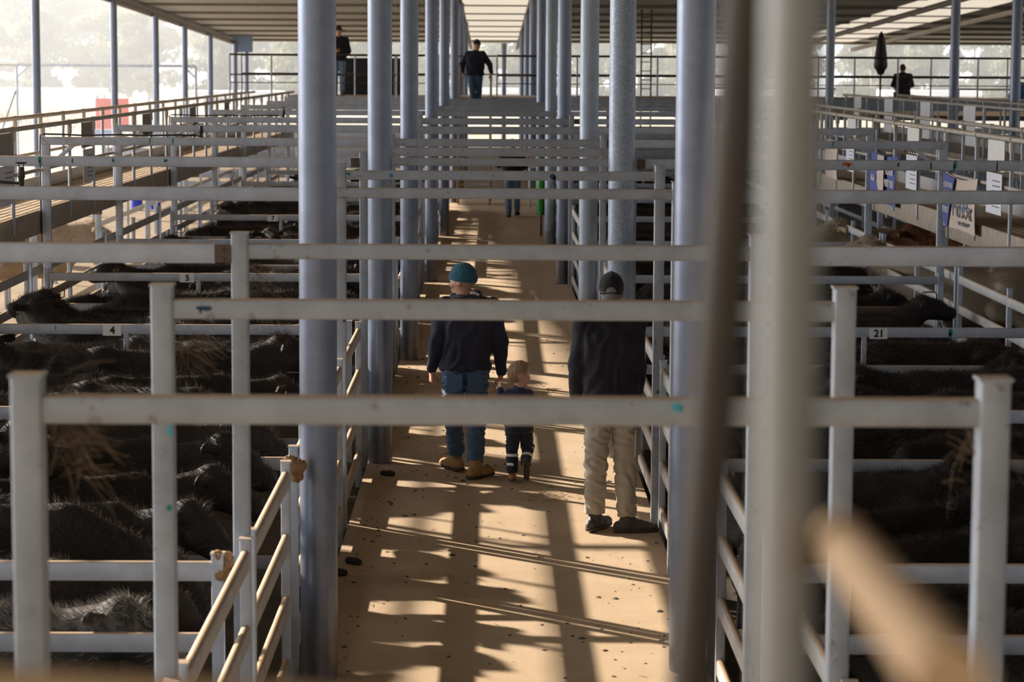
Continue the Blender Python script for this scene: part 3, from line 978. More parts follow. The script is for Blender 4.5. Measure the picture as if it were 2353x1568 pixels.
for q in range(18):
    obj('rung', MB().tube([(-.16, 0, .0+.29*q), (.16, 0, .0+.29*q)], .018, 6), M['dark_steel'], o)
o = tag(obj('dark_board', MB().box((-4.0, 64.1, 2.55), (-2.25, 64.17, 3.52)), M['black'], None, smooth=False), 'dark flat board standing on the far platform behind the railing', 'board')
for x0, x1, lab in ((5.9, 9.6, 'long dark bench table on the far right platform, left one'), (12.9, 16.4, 'long dark bench table on the far right platform, right one')):
    tb = thing('bench_table', lab, 'table', ((x0+x1)/2, 68.2, 2.1), 'bench tables on the far right platform')
    w = (x1-x0)/2
    obj('top', MB().box((-w, -.35, .62), (w, .35, .67)), M['deck'], tb, smooth=False)
    for xx in (-w+.2, w-.2):
        obj('leg', MB().bar((xx, 0, -2.38), (xx, 0, .62), .06, .06, .006), M['dark_steel'], tb)
tag(obj('floor_far_right_platform', MB().box((5.0, 64.3, 1.95), (24, 73, 2.08)), M['deck'], smooth=False), kind='structure')

# ------------------------------------------------------------------ the camera's own platform: blurred post, brace and rails
t = thing('near_railing', 'blurred steel railing of the near platform, right in front of the camera', 'railing', (0, 1.3, 0))
obj('post', MB().tube([(.1625, 0, 1.62), (.160, 0, 4.2)], .0165, 24), M['warm_steel'], t)
obj('brace', MB().tube([(.105, .30, 2.45), (.136, .30, 2.93), (.166, .30, 3.40), (.19, .30, 3.8)], .0155, 20), M['brown_steel'], t)
obj('end_rail', MB().tube([(.196, .04, 3.087), (.172, -.42, 3.122)], .0145, 20), M['tan'], t)
obj('lower_rail', MB().tube([(-.45, 0, 3.012), (.1625, 0, 2.975)], .0185, 20), M['tan'], t)
obj('deck', MB().box((-1.5, -1.9, 1.55), (1.5, .4, 1.62)), M['deck'], t, smooth=False)
for x in (-1.4, 1.4):
    obj('support_post', MB().bar((x, .2, PEN_Z), (x, .2, 1.55), .08, .08, .006), M['gate'], t)
# wisps of hay caught on the nearest frames
r_h = random.Random(11)
hay_m = plain('old_hay', (.20, .135, .075), .9, 0, .3)
for fr, x, z in ((FR[0], -1.05, 2.50), (FR[0], -1.03, 2.40), (FR[0], 1.17, 2.45), (FR[1], -1.06, 2.40), (FR[2], -1.06, 2.42), (FR[2], -1.05, 2.28)):
    mb = MB()
    for q in range(34):
        p = Vector((x+r_h.gauss(0, .02), .03+r_h.gauss(0, .01), z+r_h.gauss(0, .04)))
        d = Vector((r_h.uniform(-.06, .16), r_h.uniform(-.03, .03), r_h.uniform(-.16, .05)))
        mb.tube([p, p+d*.5+Vector((0, 0, .01)), p+d], .0008, 4)
    obj('hay_wisp', mb, hay_m, fr)
# ------------------------------------------------------------------ people
def vv(*a):
    return np.array(a, float)
def unit(a):
    a = np.array(a, float)
    return a/np.linalg.norm(a)
def add_hand(vol, w, d, nrm, s=1.0, curl=.6, thumb=.5, side=None):
    """palm, four unequal bent fingers and a thumb leaving the side of the palm"""
    d, nrm = unit(d), np.array(nrm, float)
    nrm = unit(nrm - d*(nrm@d))
    sd = np.cross(d, nrm) if side is None else np.array(side, float)
    sd = unit(sd - d*(sd@d) - nrm*(sd@nrm))
    k = .008*s
    for o in (-.024, -.008, .008, .024):
        vol.cap(w+sd*o*s*.7, w+d*.085*s+sd*o*s, .017*s, .0125*s, k=.012*s)
    for o, L, cc in ((.029, .92, .9), (.0095, 1.05, 1.0), (-.0095, .98, 1.05), (-.028, .78, 1.15)):
        p = w+d*.088*s+sd*o*s
        a = 0
        rr = .0092*s
        for seg, (l, c) in enumerate(((.044, .9), (.027, 1.1), (.021, .7))):
            a += curl*c*cc
            q = p + (d*math.cos(a)+nrm*math.sin(a))*l*L*s
            vol.cap(p, q, rr, rr*.9, k=k*.5)
            p, rr = q, rr*.92
    p = w+d*.028*s+sd*.027*s
    q = p + unit(d*.75+sd*.75+nrm*.25)*.038*s
    t = q + unit(d*.9+sd*(.45-.7*thumb)+nrm*(.2+thumb*.8))*.032*s
    e = t + unit(d*.9+sd*(.2-.8*thumb)+nrm*(.2+thumb))*.025*s
    vol.cap(p, q, .015*s, .0115*s, k=k)
    vol.cap(q, t, .0112*s, .0102*s, k=k*.5)
    vol.cap(t, e, .0102*s, .009*s, k=k*.5)
def head_frame(f, u):
    f = unit(f)
    u = np.array(u, float)
    u = unit(u-f*(u@f))
    return f, u, np.cross(f, u)
def add_head(vol, c, f, u, s=1.0, child=False):
    f, u, r = head_frame(f, u)
    R = np.stack([r, f, u], 1)
    q = lambda a, b, h: c + (r*a+f*b+u*h)*s
    if child:
        vol.ell(q(0, -.012, .022), vv(.080, .098, .102)*s, R, k=.0)
        vol.ell(q(0, .035, -.052), vv(.056, .056, .056)*s, R, k=.04*s)
    else:
        vol.ell(q(0, -.012, .025), vv(.077, .100, .100)*s, R, k=.0)
        vol.ell(q(0, .030, -.055), vv(.056, .068, .070)*s, R, k=.045*s)
        vol.cap(q(-.03, .082, .028), q(.03, .082, .028), .014*s, k=.02*s)
    vol.ell(q(0, .075, -.097), vv(.026, .022, .020)*s, R, k=.03*s)
    for g in (-1, 1):
        vol.ell(q(g*.033, .097, .008), vv(.018, .012, .011)*s, R, k=.012*s, sub=True)
        vol.ell(q(g*.042, .068, -.03), vv(.024, .022, .022)*s, R, k=.02*s)
        vol.ell(q(g*.080, -.012, -.008), vv(.010, .026, .036)*s, R, k=.008*s)
        vol.ell(q(g*.089, -.006, -.004), vv(.005, .013, .02)*s, R, k=.004*s, sub=True)
    n = .75 if child else 1.0
    vol.cap(q(0, .092, .014), q(0, .092+.024*n, -.026), .009*s, .0145*s*n, k=.012*s)
    vol.cap(q(-.02, .090, -.058), q(.02, .090, -.058), .0075*s, k=.01*s)
    vol.cap(q(-.02, .091, -.071), q(.02, .091, -.071), .008*s, k=.008*s)
    vol.cap(q(-.022, .102, -.0645), q(.022, .102, -.0645), .004*s, k=.003*s, sub=True)
    return lambda a, b, h: c + (r*a+f*b+u*h)*s
def limb(vol, pts, rs, k=.03, grow=0.0):
    for i in range(len(pts)-1):
        vol.cap(pts[i], pts[i+1], rs[i]+grow, rs[i+1]+grow, k=k)
def boot_vols(lo, hi, h, ank, t, u, L=.29, wd=.050, shaft=.13, s=1.0, slim=False):
    """returns (upper, sole): foot along t with top direction u"""
    t, u = unit(t), unit(u)
    u = unit(u-t*(u@t))
    sd = np.cross(t, u)
    up, so = Vol(lo, hi, h), Vol(lo, hi, h)
    base = ank - u*.10*s            # ground point under the ankle
    heel = base - t*.055*s
    toe = base + t*(L-.055-.05)*s
    m = base + t*.09*s
    up.cap(heel+u*.045*s, m+u*.043*s, .041*s, .043*s, k=0)
    up.cap(m+u*.040*s, toe+u*.036*s, .043*s, .036*s, k=.03*s, flat=(sd, .88))
    up.cap(ank-u*.045*s, ank+t*.035*s-u*.02*s, .045*s, .040*s, k=.03*s)
    up.cap(ank-u*.02*s, ank+u*shaft*s, .046*s, .050*s if not slim else .045*s, k=.03*s)
    up.cut(-u, -(base@u)-.018*s)
    up.cut(u, (ank@u)+shaft*s)
    for a, b, ra, rb in ((heel, m, .044, .044), (m, toe, .045, .041)):
        so.cap(a+u*.02*s, b+u*.02*s, ra*s, rb*s, k=.02*s)
    so.cut(u, (base@u)+.026*s)
    so.cut(-u, -(base@u))
    if True:    # heel gap under the arch
        so.cap(base+t*.045*s-sd*.08*s-u*.012*s, base+t*.045*s+sd*.08*s-u*.012*s, .022*s, k=.0, sub=True)
    return up, so

def person(name, label, org, J, res=.0065, skin='skin', child=False, top=None, trousers=None, boots=None, extras=None, hand=None, s=1.0, group=None, hs=1.0):
    """J: joints as offsets from org (x right, y away from the walkway's near end, z up)"""
    root = thing(name, label, 'person', org, group)
    g = lambda k: vv(*J[k])
    allp = np.array([J[k] for k in J if k[:3] not in ('fac', 'toe', 'top')])
    lo, hi = allp.min(0)-.24*max(s, .7), allp.max(0)+.24*max(s, .7)
    b = Vol(lo, hi, res)
    hc = g('head')
    P = g('pelvis')
    ch = g('chest')
    ax = unit(g('shR')-g('shL'))
    hx = unit(g('hipR')-g('hipL'))
    limb(b, [ch-ax*.085*s, ch+ax*.085*s], [.105*s]*2, k=0)
    limb(b, [(ch+P)/2-ax*.06*s, (ch+P)/2+ax*.06*s], [.105*s]*2, k=.06*s)
    limb(b, [ch-ax*.05*s, P-hx*.04*s], [.10*s, .10*s], k=.05*s)
    limb(b, [P-hx*.07*s, P+hx*.07*s], [.105*s]*2, k=.06*s)
    limb(b, [g('shL'), g('shR')], [.062*s]*2, k=.05*s)
    limb(b, [g('neck'), hc-vv(0, 0, .03)*s], [.060*s, .056*s], k=.03*s)
    limb(b, [ch+vv(0, 0, .04)*s, g('neck')], [.08*s, .058*s], k=.05*s)
    for d in 'LR':
        limb(b, [g('sh'+d), g('el'+d), g('wr'+d)], [.050*s, .040*s, .027*s], k=.025*s)
        limb(b, [g('hip'+d), g('kn'+d), g('an'+d)], [.085*s, .055*s, .038*s], k=.04*s)
        limb(b, [g('an'+d), g('an'+d)+unit(g('toe'+d))*.12*s-vv(0, 0, .05)*s], [.038*s, .028*s], k=.02*s)
        if hand and d in hand:
            H = hand[d]
            add_hand(b, g('wr'+d)+unit(H['d'])*.012*s, H['d'], H['n'], s*H.get('s', 1), H.get('curl', .6), H.get('thumb', .5), H.get('side'))
    q = add_head(b, hc, J['face'], (0, 0, 1), hs, child)
    me, V, F = vmesh('body', b, M[skin], it=1)
    body = link('body', me, root)
    if top:
        t = Vol(lo, hi, res*1.1)
        gr = top.get('grow', .022)*s
        bl = top.get('bulk', 0.0)*s
        limb(t, [ch-ax*.085*s, ch+ax*.085*s], [.105*s+gr+bl]*2, k=0)
        mid = (ch+P)/2
        limb(t, [mid-ax*.065*s, mid+ax*.065*s], [.108*s+gr+bl]*2, k=.06*s)
        limb(t, [ch-ax*.06*s, P-hx*.05*s], [.10*s+gr+bl, .105*s+gr+bl], k=.06*s)
        limb(t, [ch+ax*.06*s, P+hx*.05*s], [.10*s+gr+bl, .105*s+gr+bl], k=.06*s)
        limb(t, [g('shL'), g('shR')], [.064*s+gr*.8]*2, k=.05*s)
        limb(t, [P-hx*.07*s-vv(0, 0, .05)*s, P+hx*.07*s-vv(0, 0, .05)*s], [.115*s+gr*.8+bl*.6]*2, k=.05*s)
        limb(t, [ch+vv(0, 0, .04)*s, g('neck')+vv(0, 0, -.01)*s], [.08*s+gr, .058*s+gr*.8], k=.05*s)
        t.cut((0, 0, -1), -top['hem'])
        if top.get('collar'):
            n0 = g('neck')
            t.cap(n0-vv(0, 0, .02)*s, n0+vv(0, 0, top['collar']), .066*s, .064*s, k=.02*s)
            t.cut((0, 0, 1), n0[2]+top['collar'])
        for d in 'LR':
            w = g('wr'+d)
            e = g('el'+d)
            wc = w-unit(w-e)*.012*s
            limb(t, [g('sh'+d), e, wc], [.055*s+gr, .046*s+gr*.9, .034*s+gr*.45], k=.02*s)
        me, V, F = vmesh(top['name'], t, top['mat'], it=2, fold=top.get('fold', .004)*s, ff=top.get('ff', 9)/s, seed=3, zf=top.get('zf', .5))
        o = link(top['name'], me, root)
        if top.get('label'): o['label'] = top['label']
        if top.get('cuffs'):
            for d in 'LR':
                w, e = g('wr'+d), g('el'+d)
                c = Vol(lo, hi, res)
                dd = unit(w-e)
                c.cap(w-dd*.055*s, w-dd*.005*s, .036*s+gr*.3, .033*s+gr*.2, k=0)
                link('cuff', vmesh('cuff', c, top['cuffs'], it=1)[0], o)
    if trousers:
        t = Vol(lo, hi, res*1.1)
        gr = trousers.get('grow', .016)*s
        hems = []
        limb(t, [P-hx*.07*s, P+hx*.07*s], [.112*s+gr*.6]*2, k=0)
        limb(t, [P-hx*.07*s+vv(0, 0, .08)*s, P+hx*.07*s+vv(0, 0, .08)*s], [.102*s+gr*.5]*2, k=.03*s)
        for d in 'LR':
            h_, k_, a_ = g('hip'+d), g('kn'+d), g('an'+d)
            t.ell(h_-vv(0, .055, .03)*s, vv(.075, .075, .085)*s+gr*.5, k=.04*s)
            ac = a_ + unit(k_-a_)*trousers.get('cuff', .01)*s
            limb(t, [h_, k_, ac], [.088*s+gr, .060*s+gr*1.1, .052*s+gr*trousers.get('flare', 1.0)], k=.025*s)
            axl, hr = unit(k_-a_), 1.75*(.052*s+gr)
            hems.append((ac-axl*(hr+.3*s*0), hr))
            ax0 = unit(k_-ac)
        for hc_, hr in hems:
            t.cap(hc_, hc_, hr, k=.006*s, sub=True)
        t.cut((0, 0, 1), trousers['waist'])
        me, V, F = vmesh(trousers['name'], t, trousers['mat'], it=2, fold=trousers.get('fold', .004)*s, ff=trousers.get('ff', 12)/s, seed=5, zf=trousers.get('zf', 1.6))
        o = link(trousers['name'], me, root)
        for st in trousers.get('bands', []):
            d, zc, hw = st
            k_, a_ = g('kn'+d), g('an'+d)
            ax_ = unit(k_-a_)
            tt = (zc-a_[2])/(k_[2]-a_[2])
            pc = a_+(k_-a_)*tt
            rr = .048*s+gr*trousers.get('flare', 1)+((.060*s+gr*1.1)-(.048*s+gr))*tt + .006*s
            bd = Vol(pc-.12*s, pc+.12*s, res*.7)
            bd.cap(pc-ax_*.1*s, pc+ax_*.1*s, rr, k=0)
            bd.cut(ax_, pc@ax_+hw)
            bd.cut(-ax_, -(pc@ax_)+hw)
            bo = link('reflective_band', vmesh('reflective_band', bd, M['white'], it=1)[0], o)
        for pk in trousers.get('pockets', []):
            link('pocket', pk.mesh('pocket', trousers['mat']), o)
    if boots:
        for d in 'LR':
            a_ = g('an'+d)
            up, so = boot_vols(a_-.33*s, a_+.33*s, res*.85, a_, g('toe'+d), vv(*J['top'+d]) if 'top'+d in J else vv(0, 0, 1), boots.get('L', .29), shaft=boots.get('shaft', .12), s=s*boots.get('s', 1.0))
            bo = link('boot', vmesh('boot', up, boots['mat'], it=1, fold=.0015*s, ff=20/s)[0], root)
            link('sole', vmesh('sole', so, boots['sole'], it=0)[0], bo)
    if extras:
        extras(root, body, q, g, s)
    return root
def eyes(body, q, s=1.0, sc=1.0):
    for gx in (-1, 1):
        v = Vol(q(gx*.033, .083, .008)-.03*sc, q(gx*.033, .083, .008)+.03*sc, .0025*sc)
        v.ell(q(gx*.033, .083, .008), vv(.0125, .0125, .0125)*sc, k=0)
        eo = link('eye', vmesh('eye', v, M['eye'])[0], body)
def dome(name, root, q, res, mat, a=(.088, .112, .108), c=(0, -.012, .032), below=-.01, sub=None, s=1.0, fwdtilt=0.0):
    p0 = q(*c)
    f = unit(q(0, 1, 0)-q(0, 0, 0)); u = unit(q(0, 0, 1)-q(0, 0, 0)); r = unit(q(1, 0, 0)-q(0, 0, 0))
    sc = np.linalg.norm(q(1, 0, 0)-q(0, 0, 0))
    v = Vol(p0-.22*sc, p0+.22*sc, res)
    v.ell(p0, vv(*a)*sc, np.stack([r, f, u], 1), k=0)
    n = unit(u+f*fwdtilt)
    v.cut(-n, -(q(0, 0, below)@n))
    if sub:
        sub(v, q)
    return v
# ------------------------------------------------------------------ cattle
def hide(name, col, mud, amt):
    m, nt, bs = nodes(name)
    n1 = noise(nt, 5, 6, .7)
    c = mixc(nt, noise(nt, 30, 4, .7), tuple(x*.6 for x in col), tuple(x*1.5 for x in col))
    c = mixc(nt, math_(nt, 'MULTIPLY', ramp(nt, n1, .5, .75), amt), c, mud)
    nt.links.new(c, bs.inputs['Base Color'])
    bs.inputs['Roughness'].default_value = .6
    bs.inputs['Specular IOR Level'].default_value = .3
    bump(nt, bs, noise(nt, 60, 4, .7, stretch=(.35, 1, 1)), .8, .012)
    return m
def hairm(name, col, tip):
    m, nt, bs = nodes(name)
    c = mixc(nt, noise(nt, 4, 4, .6), col, tip)
    nt.links.new(c, bs.inputs['Base Color'])
    bs.inputs['Roughness'].default_value = .85
    bs.inputs['Specular IOR Level'].default_value = .15
    return m
hide_black = hide('black_hide', (.019, .0145, .0125), (.07, .052, .04), .45)
hide_muddy = hide('mud_caked_hide', (.03, .026, .023), (.24, .20, .17), 1.0)
hide_cream = hide('cream_hide', (.42, .33, .24), (.2, .12, .07), .5)
hide_red = hide('red_hide', (.14, .05, .02), (.08, .04, .02), .4)
coat_black = hairm('black_winter_coat', (.034, .026, .022), (.13, .10, .083))
coat_muddy = hairm('grey_muddy_coat', (.18, .16, .14), (.36, .31, .27))
coat_cream = hairm('cream_winter_coat', (.5, .42, .32), (.4, .25, .15))
coat_red = hairm('red_winter_coat', (.2, .08, .03), (.3, .14, .06))
hoof_m = plain('hoof_horn', (.05, .04, .03), .6)
ear_in = plain('inner_ear', (.16, .12, .11), .7)
tag_y = plain('yellow_ear_tag', (.75, .50, .02), .5)

def cow_parts(kind, seed):
    """head towards +x, hooves on z=0, withers about 1.15 m; kind = (neck rise, head turn, head pitch)"""
    rise, turn, pitch = kind
    r = np.random.RandomState(seed)
    v = Vol((-1.15, -.75, -.03), (1.75, .75, 1.65), .0185)
    fat = r.uniform(.97, 1.05)
    v.ell((.38, 0, .74), (.48, .265*fat, .36), k=0)
    v.ell((-.08, 0, .72), (.58, .315*fat, .37), k=.08)
    v.ell((-.58, 0, .83), (.36, .265, .28), k=.08)
    v.cap((-.86, 0, 1.04), (-.48, 0, 1.07), .075, .11, k=.08)
    v.cap((-.48, 0, 1.06), (.15, 0, 1.03), .11, .12, k=.07)
    v.cap((.15, 0, 1.03), (.50, 0, 1.08), .12, .105, k=.08)
    for g in (-1, 1):
        v.cap((-.46, g*.205, 1.03), (-.50, g*.16, 1.0), .055, .09, k=.07)
        v.ell((-.88, g*.095, .96), (.07, .06, .07), k=.06)
        v.ell((.46, g*.17, .80), (.17, .10, .27), k=.08)
        st = r.uniform(-.08, .08)
        limb(v, [vv(.45, g*.165, .62), vv(.46+st*.4, g*.165, .36), vv(.45+st, g*.16, .13), vv(.47+st, g*.16, .06)], [.105, .058, .042, .05], k=.04)
        st = r.uniform(-.08, .08)
        limb(v, [vv(-.62, g*.16, .78), vv(-.50, g*.19, .55), vv(-.78+st*.5, g*.17, .42), vv(-.72+st, g*.17, .12), vv(-.69+st, g*.17, .06)], [.19, .115, .058, .043, .05], k=.05)
    ct, s_t = math.cos(turn), math.sin(turn)
    n0 = vv(.62, 0, .90)
    n1 = vv(.62+.42*math.cos(turn*.6), .42*math.sin(turn*.6), .98+rise)
    v.cap(n0, n1, .215, .125, k=.12, flat=((0, 1, 0), 1.25))
    v.cap(vv(.55, 0, .62), n1-vv(0, 0, .10), .15, .08, k=.12)
    f = vv(math.cos(pitch)*ct, math.cos(pitch)*s_t, math.sin(pitch))
    sd = vv(-s_t, ct, 0)
    up = np.cross(f, sd)
    q = lambda a, b, c: n1 + f*a + sd*b + up*c
    v.cap(q(.02, 0, .03), q(.22, 0, .02), .125, .105, k=.05, flat=(up, 1.0))
    v.cap(q(.20, 0, .0), q(.40, 0, -.02), .10, .072, k=.05)
    v.cap(q(.40, -.025, -.02), q(.40, .025, -.02), .066, k=.04)
    v.cap(q(.1, 0, -.07), q(.36, 0, -.075), .075, .05, k=.05)
    v.ell(q(.0, 0, .105), (.06, .06, .045), k=.05)
    for g in (-1, 1):
        v.cap(q(.03, g*.10, .055), q(-.03, g*.25, .04+r.uniform(-.03, .04)), .034, .05, k=.03, flat=(f, 1.9))
        v.ell(q(.17, g*.098, .035), (.03, .025, .025), k=.02)
        v.ell(q(.455, g*.03, -.005), (.018, .014, .014), k=.01, sub=True)
    # tail: root on the rump, hanging
    sw = r.uniform(-.08, .08)
    limb(v, [vv(-.90, 0, 1.03), vv(-.98, sw*.3, .95), vv(-1.0, sw, .62), vv(-1.0, sw, .42)], [.042, .032, .022, .035], k=.03)
    return v, q, n1
variants = []
KINDS = [(.02, .0, -.45), (.16, .35, -.25), (-.16, -.3, -.7), (.24, -.8, -.2), (-.04, .6, -.6), (.28, .1, -.15), (-.30, .2, -.9), (.10, -.5, -.4)]
for i, kd in enumerate(KINDS):
    v, q, n1 = cow_parts(kd, 40+i)
    me, V, F = vmesh('cow_body', v, hide_black, it=2)
    sel = lambda V, n: np.clip(n[:, 2]+.35, 0, 1)*(V[:, 2] > .62)
    tf = tufts('winter_coat', V, F, coat_black, 12000, .055, .0020, sel, (-.6, 0, -.1), 60+i, .75)
    tg = []
    for g in ((1,) if i % 2 else (-1, 1)):
        p = q(.045, g*.19, .03)
        tg.append(MB().tube([p, p+(q(1, 0, 0)-q(0, 0, 0))*.012], .020, 10).mesh('ear_tag', tag_y))
    hv = MB()
    variants.append((me, tf, tg, q))
def with_mat(me, m):
    c = me.copy()
    c.materials.clear()
    c.materials.append(m)
    return c
alt = {}
def cow(i, loc, rz, label, group, look='black', sc=1.0, hair=True):
    me, tf, tg, q = variants[i]
    if look != 'black':
        if (i, look) not in alt:
            a, b = {'muddy': (hide_muddy, coat_muddy), 'cream': (hide_cream, coat_cream), 'red': (hide_red, coat_red)}[look]
            alt[(i, look)] = (with_mat(me, a), with_mat(tf, b))
        me, tf = alt[(i, look)]
    o = link('cow', me, None, loc)
    o.rotation_euler = (0, 0, rz)
    o.scale = (sc, sc, sc)
    tag(o, label, 'cow', group)
    if hair:
        tag(link('winter_coat', tf, o), kind='stuff')
        for t in tg:
            link('ear_tag', t, o)
    return o
PNAME_L = {0: 'the left pen nearest the camera', 1: 'the second left pen', 2: 'the third left pen', 3: 'the fourth left pen', 4: 'the fifth left pen', 5: 'the sixth left pen', 6: 'the seventh left pen', 7: 'the eighth left pen', 8: 'the ninth left pen', 9: 'the tenth left pen'}
PNAME_R = {0: 'the right pen nearest the camera', 1: 'the second right pen', 2: 'the third right pen', 3: 'the fourth right pen', 4: 'the fifth right pen', 5: 'the sixth right pen', 6: 'the seventh right pen', 7: 'the eighth right pen', 8: 'the ninth right pen', 9: 'the tenth right pen'}
rc = random.Random(21)
for k in range(0, 10):
    for side in (-1, 1):
        y0, y1 = PENS[k]+.38, PENS[k+1]-.30
        if k == 0:
            y0 = 8.4
        n = int((y1-y0)/.41)+1
        for j in range(n):
            y = y0 + (y1-y0)*j/max(n-1, 1) + rc.uniform(-.06, .06)
            outer = (j+k) % 2 == 0
            x = side*((3.78 if outer else 2.22) + rc.uniform(-.28, .28))+.05
            flip = rc.random() < (.75 if outer else .35)     # head away from the walkway
            hd = (0 if side > 0 else math.pi) if flip else (math.pi if side > 0 else 0)
            rz = hd + rc.uniform(-.38, .38)
            x += -.22*math.cos(hd)
            i = rc.randrange(8)
            inward = math.cos(hd)*side < 0
            look = 'black'
            if (k, side, j) in ((0, -1, 3), (2, -1, 4), (3, -1, 1), (1, -1, 0)):
                look = 'muddy'
            sc = rc.uniform(.84, .97) if k in (1, 2, 3) and side < 0 else rc.uniform(.74, .90)
            lo_ = 1.30 + (1.52 if inward else 1.05)*sc
            hi_ = 4.86 - (1.05 if inward else 1.52)*sc
            x = side*max(min(abs(x), hi_), lo_)
            dirn = 'left' if math.cos(hd) < 0 else 'right'
            nm = (PNAME_L if side < 0 else PNAME_R)[k]
            where = ORD[j] if j else 'front'
            lab = f"{'muddy' if look == 'muddy' else 'black'} cow in {nm}, {where} row from its gate, facing {dirn}"
            cow(i, (x, y, PEN_Z), rz, lab, f'cattle in {nm}', look, sc, hair=k < 8)
for x, y, rz, lk, lab in ((5.9, 30.2, 2.6, 'cream', 'cream cow under the right catwalk with its face towards the walkway'), (6.3, 32.2, 1.9, 'red', 'red-brown cow standing behind the cream one under the right catwalk'), (6.1, 34.0, 2.9, 'cream', 'pale dun cow furthest back under the right catwalk')):
    cow(1, (x, y, -.28), rz, lab, 'pale cattle right of the right catwalk', lk, 1.15)
for x, y, rz, lk, lab in ((-7.1, 36.0, .4, 'cream', 'pale cow in the sunny yard left of the left catwalk'), (-8.6, 44.0, 2.4, 'red', 'red cow further back in the sunny left yard')):
    cow(0, (x, y, -.28), rz, lab, 'cattle in the sunny left yard', lk, 1.1)
navy_hoodie = cloth('navy_hoodie_cloth', (.018, .018, .034), .25, .8, sheen=.08)
denim = cloth('blue_denim', (.060, .105, .185), .4, .6)
denim_light = cloth('light_denim', (.18, .27, .40), .3, .5)
teal_knit = cloth('teal_knit', (.016, .085, .125), .2, .15, 330)
black_softshell = cloth('black_softshell', (.013, .011, .017), .25, 1.2, sheen=.05)
khaki = cloth('khaki_drill', (.44, .39, .31), .12, .7)
navy_fleece = cloth('navy_fleece', (.028, .030, .085), .2, .3)
navy_drill = cloth('dark_navy_drill', (.020, .026, .045), .3, .6)
black_knit = cloth('black_wool', (.010, .010, .011), .2, .5)
blue_check = cloth('blue_checked_shirt', (.03, .10, .26), .5, .4)
boot_tan = plain('tan_nubuck', (.40, .22, .09), .85, 0, .2, 14, .3)
boot_child = plain('wheat_nubuck', (.45, .22, .08), .8, 0, .15, 20, .2)
boot_dark = plain('dusty_dark_leather', (.060, .052, .048), .6, 0, .3, 10, .2)
sole_dark = plain('dark_rubber_sole', (.075, .058, .045), .9, 0, .25, 20)
hair_fair = plain('light_brown_hair', (.38, .25, .14), .6, 0, .35, 60, .6)
hair_grey = plain('grey_hair', (.20, .18, .17), .7, 0, .3, 60, .5)
hair_dark = plain('dark_hair', (.03, .02, .015), .6, 0, .3, 50, .4)
cap_black = cloth('black_cap_cloth', (.008, .0075, .0075), .3, .2, 400)
cap_brown = cloth('brown_felt', (.06, .025, .015), .3, .2)
cream_lining = cloth('cream_lining', (.55, .50, .42), .1, .4)

# --- the father: teal beanie, navy hoodie, jeans, tan boots, holding the child's hand
def x_father(root, body, q, g, s):
    eyes(body, q)
    v = dome('beanie', root, q, .005, teal_knit, a=(.094, .118, .115), c=(0, -.014, .036), below=.012, fwdtilt=-.22)
    bn = link('beanie', vmesh('beanie', v, teal_knit, it=2, fold=.0015, ff=22)[0], root)
    w = dome('beanie', root, q, .005, teal_knit, a=(.101, .125, .122), c=(0, -.014, .034), below=.002, fwdtilt=-.22)
    n = unit(unit(q(0, 0, 1)-q(0, 0, 0)) - .22*unit(q(0, 1, 0)-q(0, 0, 0)))
    w.cut(n, q(0, 0, .060)@n)
    link('folded_brim', vmesh('folded_brim', w, teal_knit, it=2, fold=.001, ff=25)[0], bn)
    # hair below the beanie and the hood gathered behind the neck
    hv = Vol(q(0, 0, 0)-.16, q(0, 0, 0)+.16, .005)
    f = unit(q(0, 1, 0)-q(0, 0, 0)); u = vv(0, 0, 1); r = unit(q(1, 0, 0)-q(0, 0, 0))
    hv.ell(q(0, -.014, .015), (.081, .104, .100), np.stack([r, f, u], 1), k=0)
    hv.cut(f, q(0, .03, 0)@f)
    hv.cut((0, 0, -1), -(q(0, 0, -.022)[2]))
    link('hair', vmesh('hair', hv, hair_fair)[0], root)
    n0 = g('neck')
    hd = Vol(n0-.28, n0+.24, .007)
    for a in range(0, 360, 24):
        c, sn = math.cos(math.radians(a)), math.sin(math.radians(a))
        p = n0+vv(.098*c, .085*sn-.012, .012-.022*(sn < 0)*abs(sn)+.01*c)
        a2 = a+24
        c2, s2 = math.cos(math.radians(a2)), math.sin(math.radians(a2))
        p2 = n0+vv(.098*c2, .085*s2-.012, .012-.022*(s2 < 0)*abs(s2)+.01*c2)
        hd.cap(p, p2, .034, .034, k=.015)
    hd.ell(n0+vv(.01, -.135, -.05), (.125, .05, .085), k=.05)
    hd.ell(n0+vv(.01, -.115, -.005), (.115, .045, .04), k=.04)
    hd.ell(n0+vv(.01, -.10, .055), (.06, .05, .035), k=.02, sub=True)
    ho = link('hood', vmesh('hood', hd, navy_hoodie, it=2, fold=.005, ff=14, seed=8)[0], root)
    tg = MB().tube([n0+vv(.035, -.10, .052), n0+vv(.075, -.115, .052), n0+vv(.105, -.11, .035)], .013, 8)
    link('lining', tg.mesh('lining', cream_lining), ho)
    # ribbed hem
    P = g('pelvis')
    hm = Vol(P-.3, P+.3, .006)
    hm.cap(P+vv(-.085, 0, 0), P+vv(.085, 0, 0), .132, k=0)
    hm.cut((0, 0, 1), .93)
    hm.cut((0, 0, -1), -.862)
    link('ribbed_hem', vmesh('ribbed_hem', hm, navy_hoodie, it=2, fold=.0015, ff=40, zf=.05)[0], root)
    for gx in (-1, 1):
        pk = MB().prism([(-.062, .075), (.062, .075), (.062, -.045), (0, -.075), (-.062, -.045)], (gx*.083, -.137, .775), (1, gx*.22, 0), (0, .10, 1), .006)
        link('back_pocket', pk.mesh('back_pocket', denim), root)
